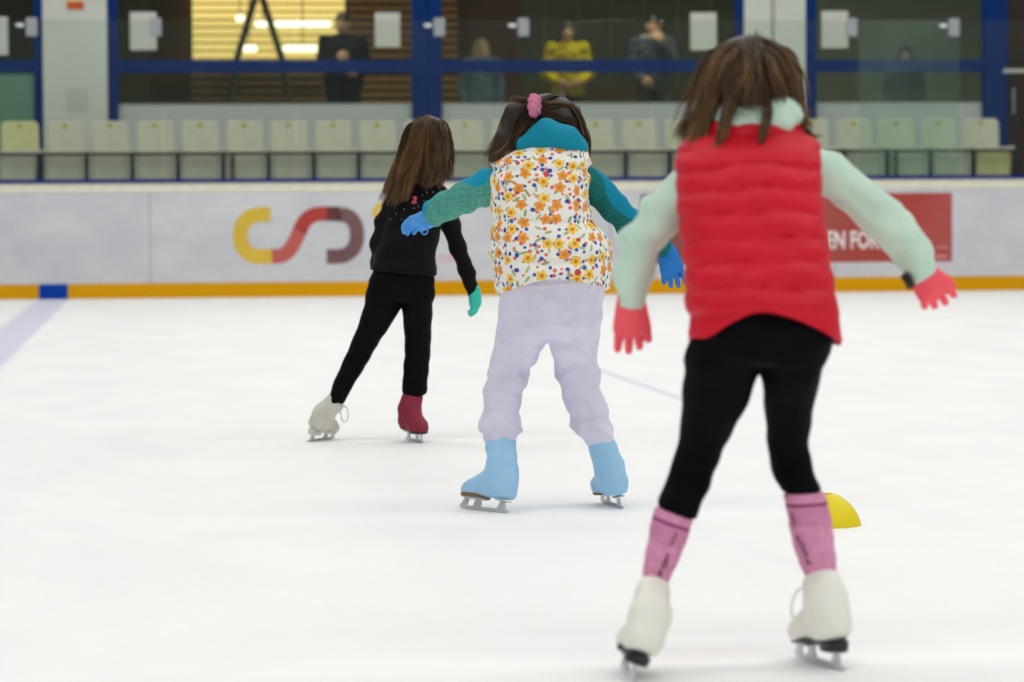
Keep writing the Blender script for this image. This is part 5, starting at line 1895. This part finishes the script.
bp = [Ell(P(430, 145, 0.06), np.array([0.093, 0.10, 0.112]), 0.03), Cone(P(418, 155, 0.02), P(402, 188, -0.02), 0.055, 0.035, 0.04),
      Cone(P(434, 155, 0.01), P(428, 180, -0.02), 0.055, 0.035, 0.04)]
hair_obj('hair', per, gd, bp, M_HAIR1, clips=[(HP(0, 0.24, 0.0), hfw, 0.02)], wob=0.010)
# boots
M_BOOTG = mat('scuffed_white_boot', (206, 204, 192), 0.5, 0.3, var=0.10, vscale=25)
M_MAR = mat('maroon_cover', (138, 46, 64), 0.7, 0.2, var=0.08, vscale=25)
skate(g, per, (320, 440.5), ((306, 442.5), (334, 438.7)), P(337, 399.5, -0.01), 0.84, M_BOOTG, sole=M_BOOTG, laces=True, top_r=0.036, fat=1.02, lean=(0.06, 0.0, 0.16), bows=(-1,), label='white leather skate boot')
skate(g, per, (414.5, 441.5), ((401, 438), (427, 444)), P(413, 394, 0.0), 0.93, M_MAR, cover=True, top_r=0.036, fat=1.1, lean=(-0.01, 0.0, 0.2), label='maroon covered skate boot', wrinkle=0.0012)

# ------------------------------------------------------------------ marker cone
M_CONE = mat('cone_yellow', (236, 214, 8), 0.45, 0.35, var=0.03, vscale=8)
cb = on_ground(825, 525)
rk = 0.1 * 1.04
prof = [(1.0, 0.0), (1.0, 0.012), (0.965, 0.14), (0.90, 0.30), (0.80, 0.47), (0.66, 0.63), (0.50, 0.76), (0.36, 0.84), (0.27, 0.87), (0.24, 0.86), (0.24, 0.80)]
inn = [(0.28, 0.79), (0.48, 0.70), (0.63, 0.58), (0.77, 0.43), (0.87, 0.27), (0.93, 0.12), (0.95, 0.0)]
pf = prof + inn
V_, F_ = [], []
ns = 40
for r_, z_ in pf:
    for i in range(ns):
        a = 2 * math.pi * i / ns
        V_.append((r_ * rk * math.cos(a), r_ * rk * math.sin(a), z_ * rk))
npf = len(pf)
for j in range(npf):
    j2 = (j + 1) % npf
    for i in range(ns):
        i2 = (i + 1) % ns
        F_.append((j * ns + i, j * ns + i2, j2 * ns + i2, j2 * ns + i))
cone = link('marker_cone', mesh_vf('marker_cone', V_, F_), M_CONE)
cone.location = (cb[0], cb[1], 0.0)
tag(cone, 'yellow plastic dome marker on the ice behind the pink sock', 'cone')

# ================================================================== WATCHERS BEHIND THE GLASS
M_SKIN2 = mat('skin_tan', (196, 146, 118), 0.55, 0.3, var=0.04, vscale=30)
M_SHOE = mat('dark_shoe', (30, 28, 28), 0.5, 0.3)


def watcher(px, ytop, Y, stature, label, top_rgb, leg_rgb, hair_rgb, arms, face=(0, -1, -0.05), hair='long', top_name='hoodie', hood=None, beard=False, bulk=1.0):
    p0 = on_plane(px, ytop, Y)
    base = np.array([p0[0], Y, LOB])
    k = stature / 1.65
    def L(x, y, z): return np.array([x, y, z]) * k
    pr = chain([L(0, 0, .90), L(0, 0, 1.04), L(0, .01, 1.24), L(0, .01, 1.41)], [.115 * k, .10 * k, .12 * k, .05 * k], 0.05)
    hc = L(0, -.015, 1.535); S = .225 * k
    pr.append(Cone(L(0, .01, 1.40), hc, .05 * k, .05 * k, .03))
    tops = [Loft([(0.80 * k, 0, 0, .185 * k * bulk, .135 * k * bulk), (.92 * k, 0, 0, .19 * k * bulk, .14 * k * bulk), (1.08 * k, 0, 0, .175 * k * bulk, .13 * k * bulk), (1.25 * k, 0, .01, .19 * k * bulk, .135 * k * bulk),
                  (1.36 * k, 0, .01, .16 * k * bulk, .11 * k), (1.43 * k, 0, .01, .085 * k, .085 * k)], 0.03)]
    legs = []
    for sgn, key in ((-1, 'l'), (1, 'r')):
        el, wr, hd_, hn, hs = arms[key]
        sh = L(sgn * .185, .01, 1.34); el = L(*el); wr = L(*wr)
        pr.append(Cone(L(0, .01, 1.27), sh, .07 * k, .045 * k, .04))
        pr += chain([sh, el, wr], [.042 * k, .034 * k, .026 * k], .02)
        pr += hand_prims(wr, hd_, hn, L=.175 * k, s=hs, curl=.35, fat=1.1)
        tops += chain([L(sgn * .17, .01, 1.33), sh, el, wr], [.075 * k * bulk, .075 * k * bulk, .06 * k * bulk, .045 * k * bulk], .03)
        hip, kn, an = L(sgn * .095, 0, .86), L(sgn * .105, -.01, .47), L(sgn * .11, .02, .09)
        pr += chain([hip, kn, an], [.085 * k, .055 * k, .04 * k], .03)
        pr.append(Cone(an, L(sgn * .125, -.13, .035), .038 * k, .03 * k, .02))
        legs += chain([L(sgn * .09, 0, .90), kn, L(sgn * .11, .02, .07)], [.105 * k, .075 * k, .06 * k], .03)
    hp, subs, eyes, HP = head_prims(hc, face, (0, 0, 1), S)
    v, f = field_mesh(pr + hp, 0.009, subs=subs)
    per = link('person', mesh_vf('person', v, f), M_SKIN2)
    per.location = tuple(base)
    tag(per, label, 'person', 'people watching from behind the windows')
    for e in eyes: eye_obj(e, S * .06, per, M_EYE)
    sdf_obj(top_name, tops, 0.011, mat(top_name + '_cloth', top_rgb, 0.85, 0.1, var=0.1, vscale=9, bump=0.2, bscale=50), per, disp=wrinkles(0.005, (0.2, 0, 1), 40, 0.003))
    sdf_obj('trousers', legs, 0.012, mat('trouser_cloth', leg_rgb, 0.85, 0.1, var=0.1), per, disp=wrinkles(0.003, (0, 0, 1), 40))
    for sgn in (-1, 1):
        sdf_obj('shoe', [Cone(L(sgn * .112, .03, .045), L(sgn * .128, -.15, .04), .048 * k, .042 * k, .02)], 0.010, M_SHOE, per, clips=[((0, 0, 0.002), (0, 0, -1), 0.004)])
    fw = unit(face)
    hm = hair_mat('watcher_hair', tuple(max(0, c - 14) for c in hair_rgb), hair_rgb, tuple(min(255, c + 28) for c in hair_rgb))
    if hair == 'long':
        hpms = [Ell(hc + np.array([0, .012, .035]) * k, np.array([.092, .105, .095]) * k, 0.02),
                Cone(hc + np.array([-.075, .02, 0]) * k, L(-.085, .0, 1.36), .04 * k, .04 * k, .03), Cone(hc + np.array([.075, .02, 0]) * k, L(.085, .0, 1.36), .04 * k, .04 * k, .03),
                Cone(hc + np.array([0, .06, 0]) * k, L(0, .08, 1.34), .07 * k, .06 * k, .03)]
        cl = []
        sb = [Cone(hc + fw * .055 * k - np.array([0, 0, .012]) * k, hc + fw * .2 * k - np.array([0, 0, .05]) * k, .066 * k, .085 * k, .015)]
    elif hair == 'hood':
        hpms = [Ell(hc + np.array([0, .015, .02]) * k, np.array([.112, .125, .13]) * k, 0.02), Cone(hc + np.array([0, .03, -.05]) * k, L(0, .03, 1.36), .10 * k, .12 * k, .05)]
        sb = [Cone(hc + fw * .07 * k, hc + fw * .25 * k, .062 * k, .08 * k, .02)]
        hm = mat('hood_cloth', hair_rgb, 0.85, 0.1)
    else:
        hpms = [Ell(hc + np.array([0, .014, .045]) * k, np.array([.086, .105, .082]) * k, 0.02)]
        sb = [Cone(hc + fw * .05 * k - np.array([0, 0, .02]) * k, hc + fw * .2 * k - np.array([0, 0, .03]) * k, .068 * k, .09 * k, .01)]
    v, f = field_mesh(hpms, 0.008, subs=sb, disp=wrinkles(0.002, (1, 0.3, 0), 150))
    me = mesh_vf('hair' if hair != 'hood' else 'hood', v, f)
    a_ = me.attributes.new('shade', 'FLOAT', 'POINT'); a_.data.foreach_set('value', (RNG.random(len(v)) * .5 + .1).astype(np.float32))
    link(me.name, me, hm, per)
    if hood is not None:
        rg = [hc + np.array([.115 * math.cos(a), .03 + .10 * math.sin(a), -.135 + .01 * math.sin(a)]) * k for a in np.linspace(0, 2 * math.pi, 13)]
        sdf_obj('scarf', chain(rg, [.038 * k] * 13, .02), 0.01, mat('scarf_cloth', hood, 0.9, 0.1, bump=0.3, bscale=60), per)
    if beard:
        v, f = field_mesh([Ell(HP(0, .20, -.34), np.array([.21, .19, .15]) * S, .02)], 0.008, subs=[Ell(HP(0, .36, -.2), np.array([.13, .12, .08]) * S, .01)])
        me = mesh_vf('beard', v, f)
        a_ = me.attributes.new('shade', 'FLOAT', 'POINT'); a_.data.foreach_set('value', np.full(len(v), .3, np.float32))
        link('beard', me, hm, per)
    return per


front = {'l': ((-.26, -.02, 1.06), (-.15, -.17, .96), (.6, -.4, -.5), (-.5, -.8, .2), (.3, -.2, .9)),
         'r': ((.26, -.02, 1.06), (.15, -.17, .96), (-.6, -.4, -.5), (.5, -.8, .2), (-.3, -.2, .9))}
chin = {'l': ((-.24, -.02, 1.08), (-.16, -.16, .95), (.5, -.5, -.5), (-.5, -.8, .2), (.3, -.2, .9)),
        'r': ((.22, -.12, 1.10), (.065, -.17, 1.34), (-.3, .12, .9), (.2, -.95, .1), (-.9, 0, -.3))}
down = {'l': ((-.25, .02, 1.06), (-.24, -.05, .84), (0.05, -.1, -1), (-1, 0, 0), (0, -1, 0)),
        'r': ((.25, .02, 1.06), (.24, -.05, .84), (-0.05, -.1, -1), (1, 0, 0), (0, -1, 0))}
phone = {'l': ((-.24, -.04, 1.08), (-.10, -.22, 1.14), (.7, -.5, .3), (-.3, -.9, .1), (.3, 0, .9)),
         'r': ((.25, .0, 1.06), (.16, -.2, 1.0), (-.7, -.5, .1), (.3, -.9, 0), (-.2, 0, .9))}
watcher(567, 22, YF + 1.0, 1.66, 'person with long dark hair in a yellow hoodie behind the glass', (182, 154, 20), (54, 48, 48), (34, 28, 24), front)
watcher(653, 13, YF + 1.1, 1.74, 'person in a dark grey hooded top holding one hand to the chin', (72, 74, 84), (92, 94, 96), (34, 28, 24), chin, face=(-.15, -1, -.1), hair='short', hood=(136, 130, 128))
watcher(343, 13, YF + 0.9, 1.75, 'person in black standing before the glowing slatted blind', (20, 20, 24), (26, 28, 34), (30, 26, 24), phone, face=(-.5, -.85, -.05), hair='short', top_name='jacket', bulk=1.12)
watcher(481, 34, YF + 2.2, 1.52, 'fair-haired person in a grey-blue coat in front of the red-brown panel', (84, 98, 112), (70, 76, 84), (150, 128, 98), down, face=(.7, -.7, -.1), top_name='coat')
watcher(905, 45, YF + 0.9, 1.36, 'smaller person in a dark hooded coat behind the right window', (34, 32, 36), (40, 40, 44), (26, 26, 30), down, face=(-.2, -1, -.1), hair='hood', top_name='coat', bulk=1.1)

# ================================================================== LIGHT
w = bpy.data.worlds.new('hall'); SC.world = w
w.use_nodes = True
w.node_tree.nodes['Background'].inputs[0].default_value = (0.93, 0.97, 1.0, 1)
w.node_tree.nodes['Background'].inputs[1].default_value = 0.25


def area(name, loc, sx_, sy_, power, rgb=(1, 1, 1), rot=(0, 0, 0)):
    l = bpy.data.lights.new(name, 'AREA'); l.shape = 'RECTANGLE'; l.size = sx_; l.size_y = sy_
    l.energy = power; l.color = rgb
    o_ = bpy.data.objects.new(name, l); COL.objects.link(o_); o_.location = loc; o_.rotation_euler = rot
    return o_


for k, yy in enumerate((2, 9, 16, 23, 29)):
    area('hall_light', (4, yy, 9.0), 26, 2.2, 890, (1.0, 0.985, 0.95))
for yy in (-6, -14):
    area('hall_light', (1, yy, 8.5), 26, 2.2, 3500, (1.0, 0.985, 0.95), (math.radians(-25), 0, 0))
for px in (300, 620, 900):
    area('lobby_light', (XZ(px, 40, YF + 0.55)[0], YF + 0.55, ZTOP - 0.05), 1.2, 0.3, 90, (1.0, 0.93, 0.8))
SC.cycles.use_denoising = True
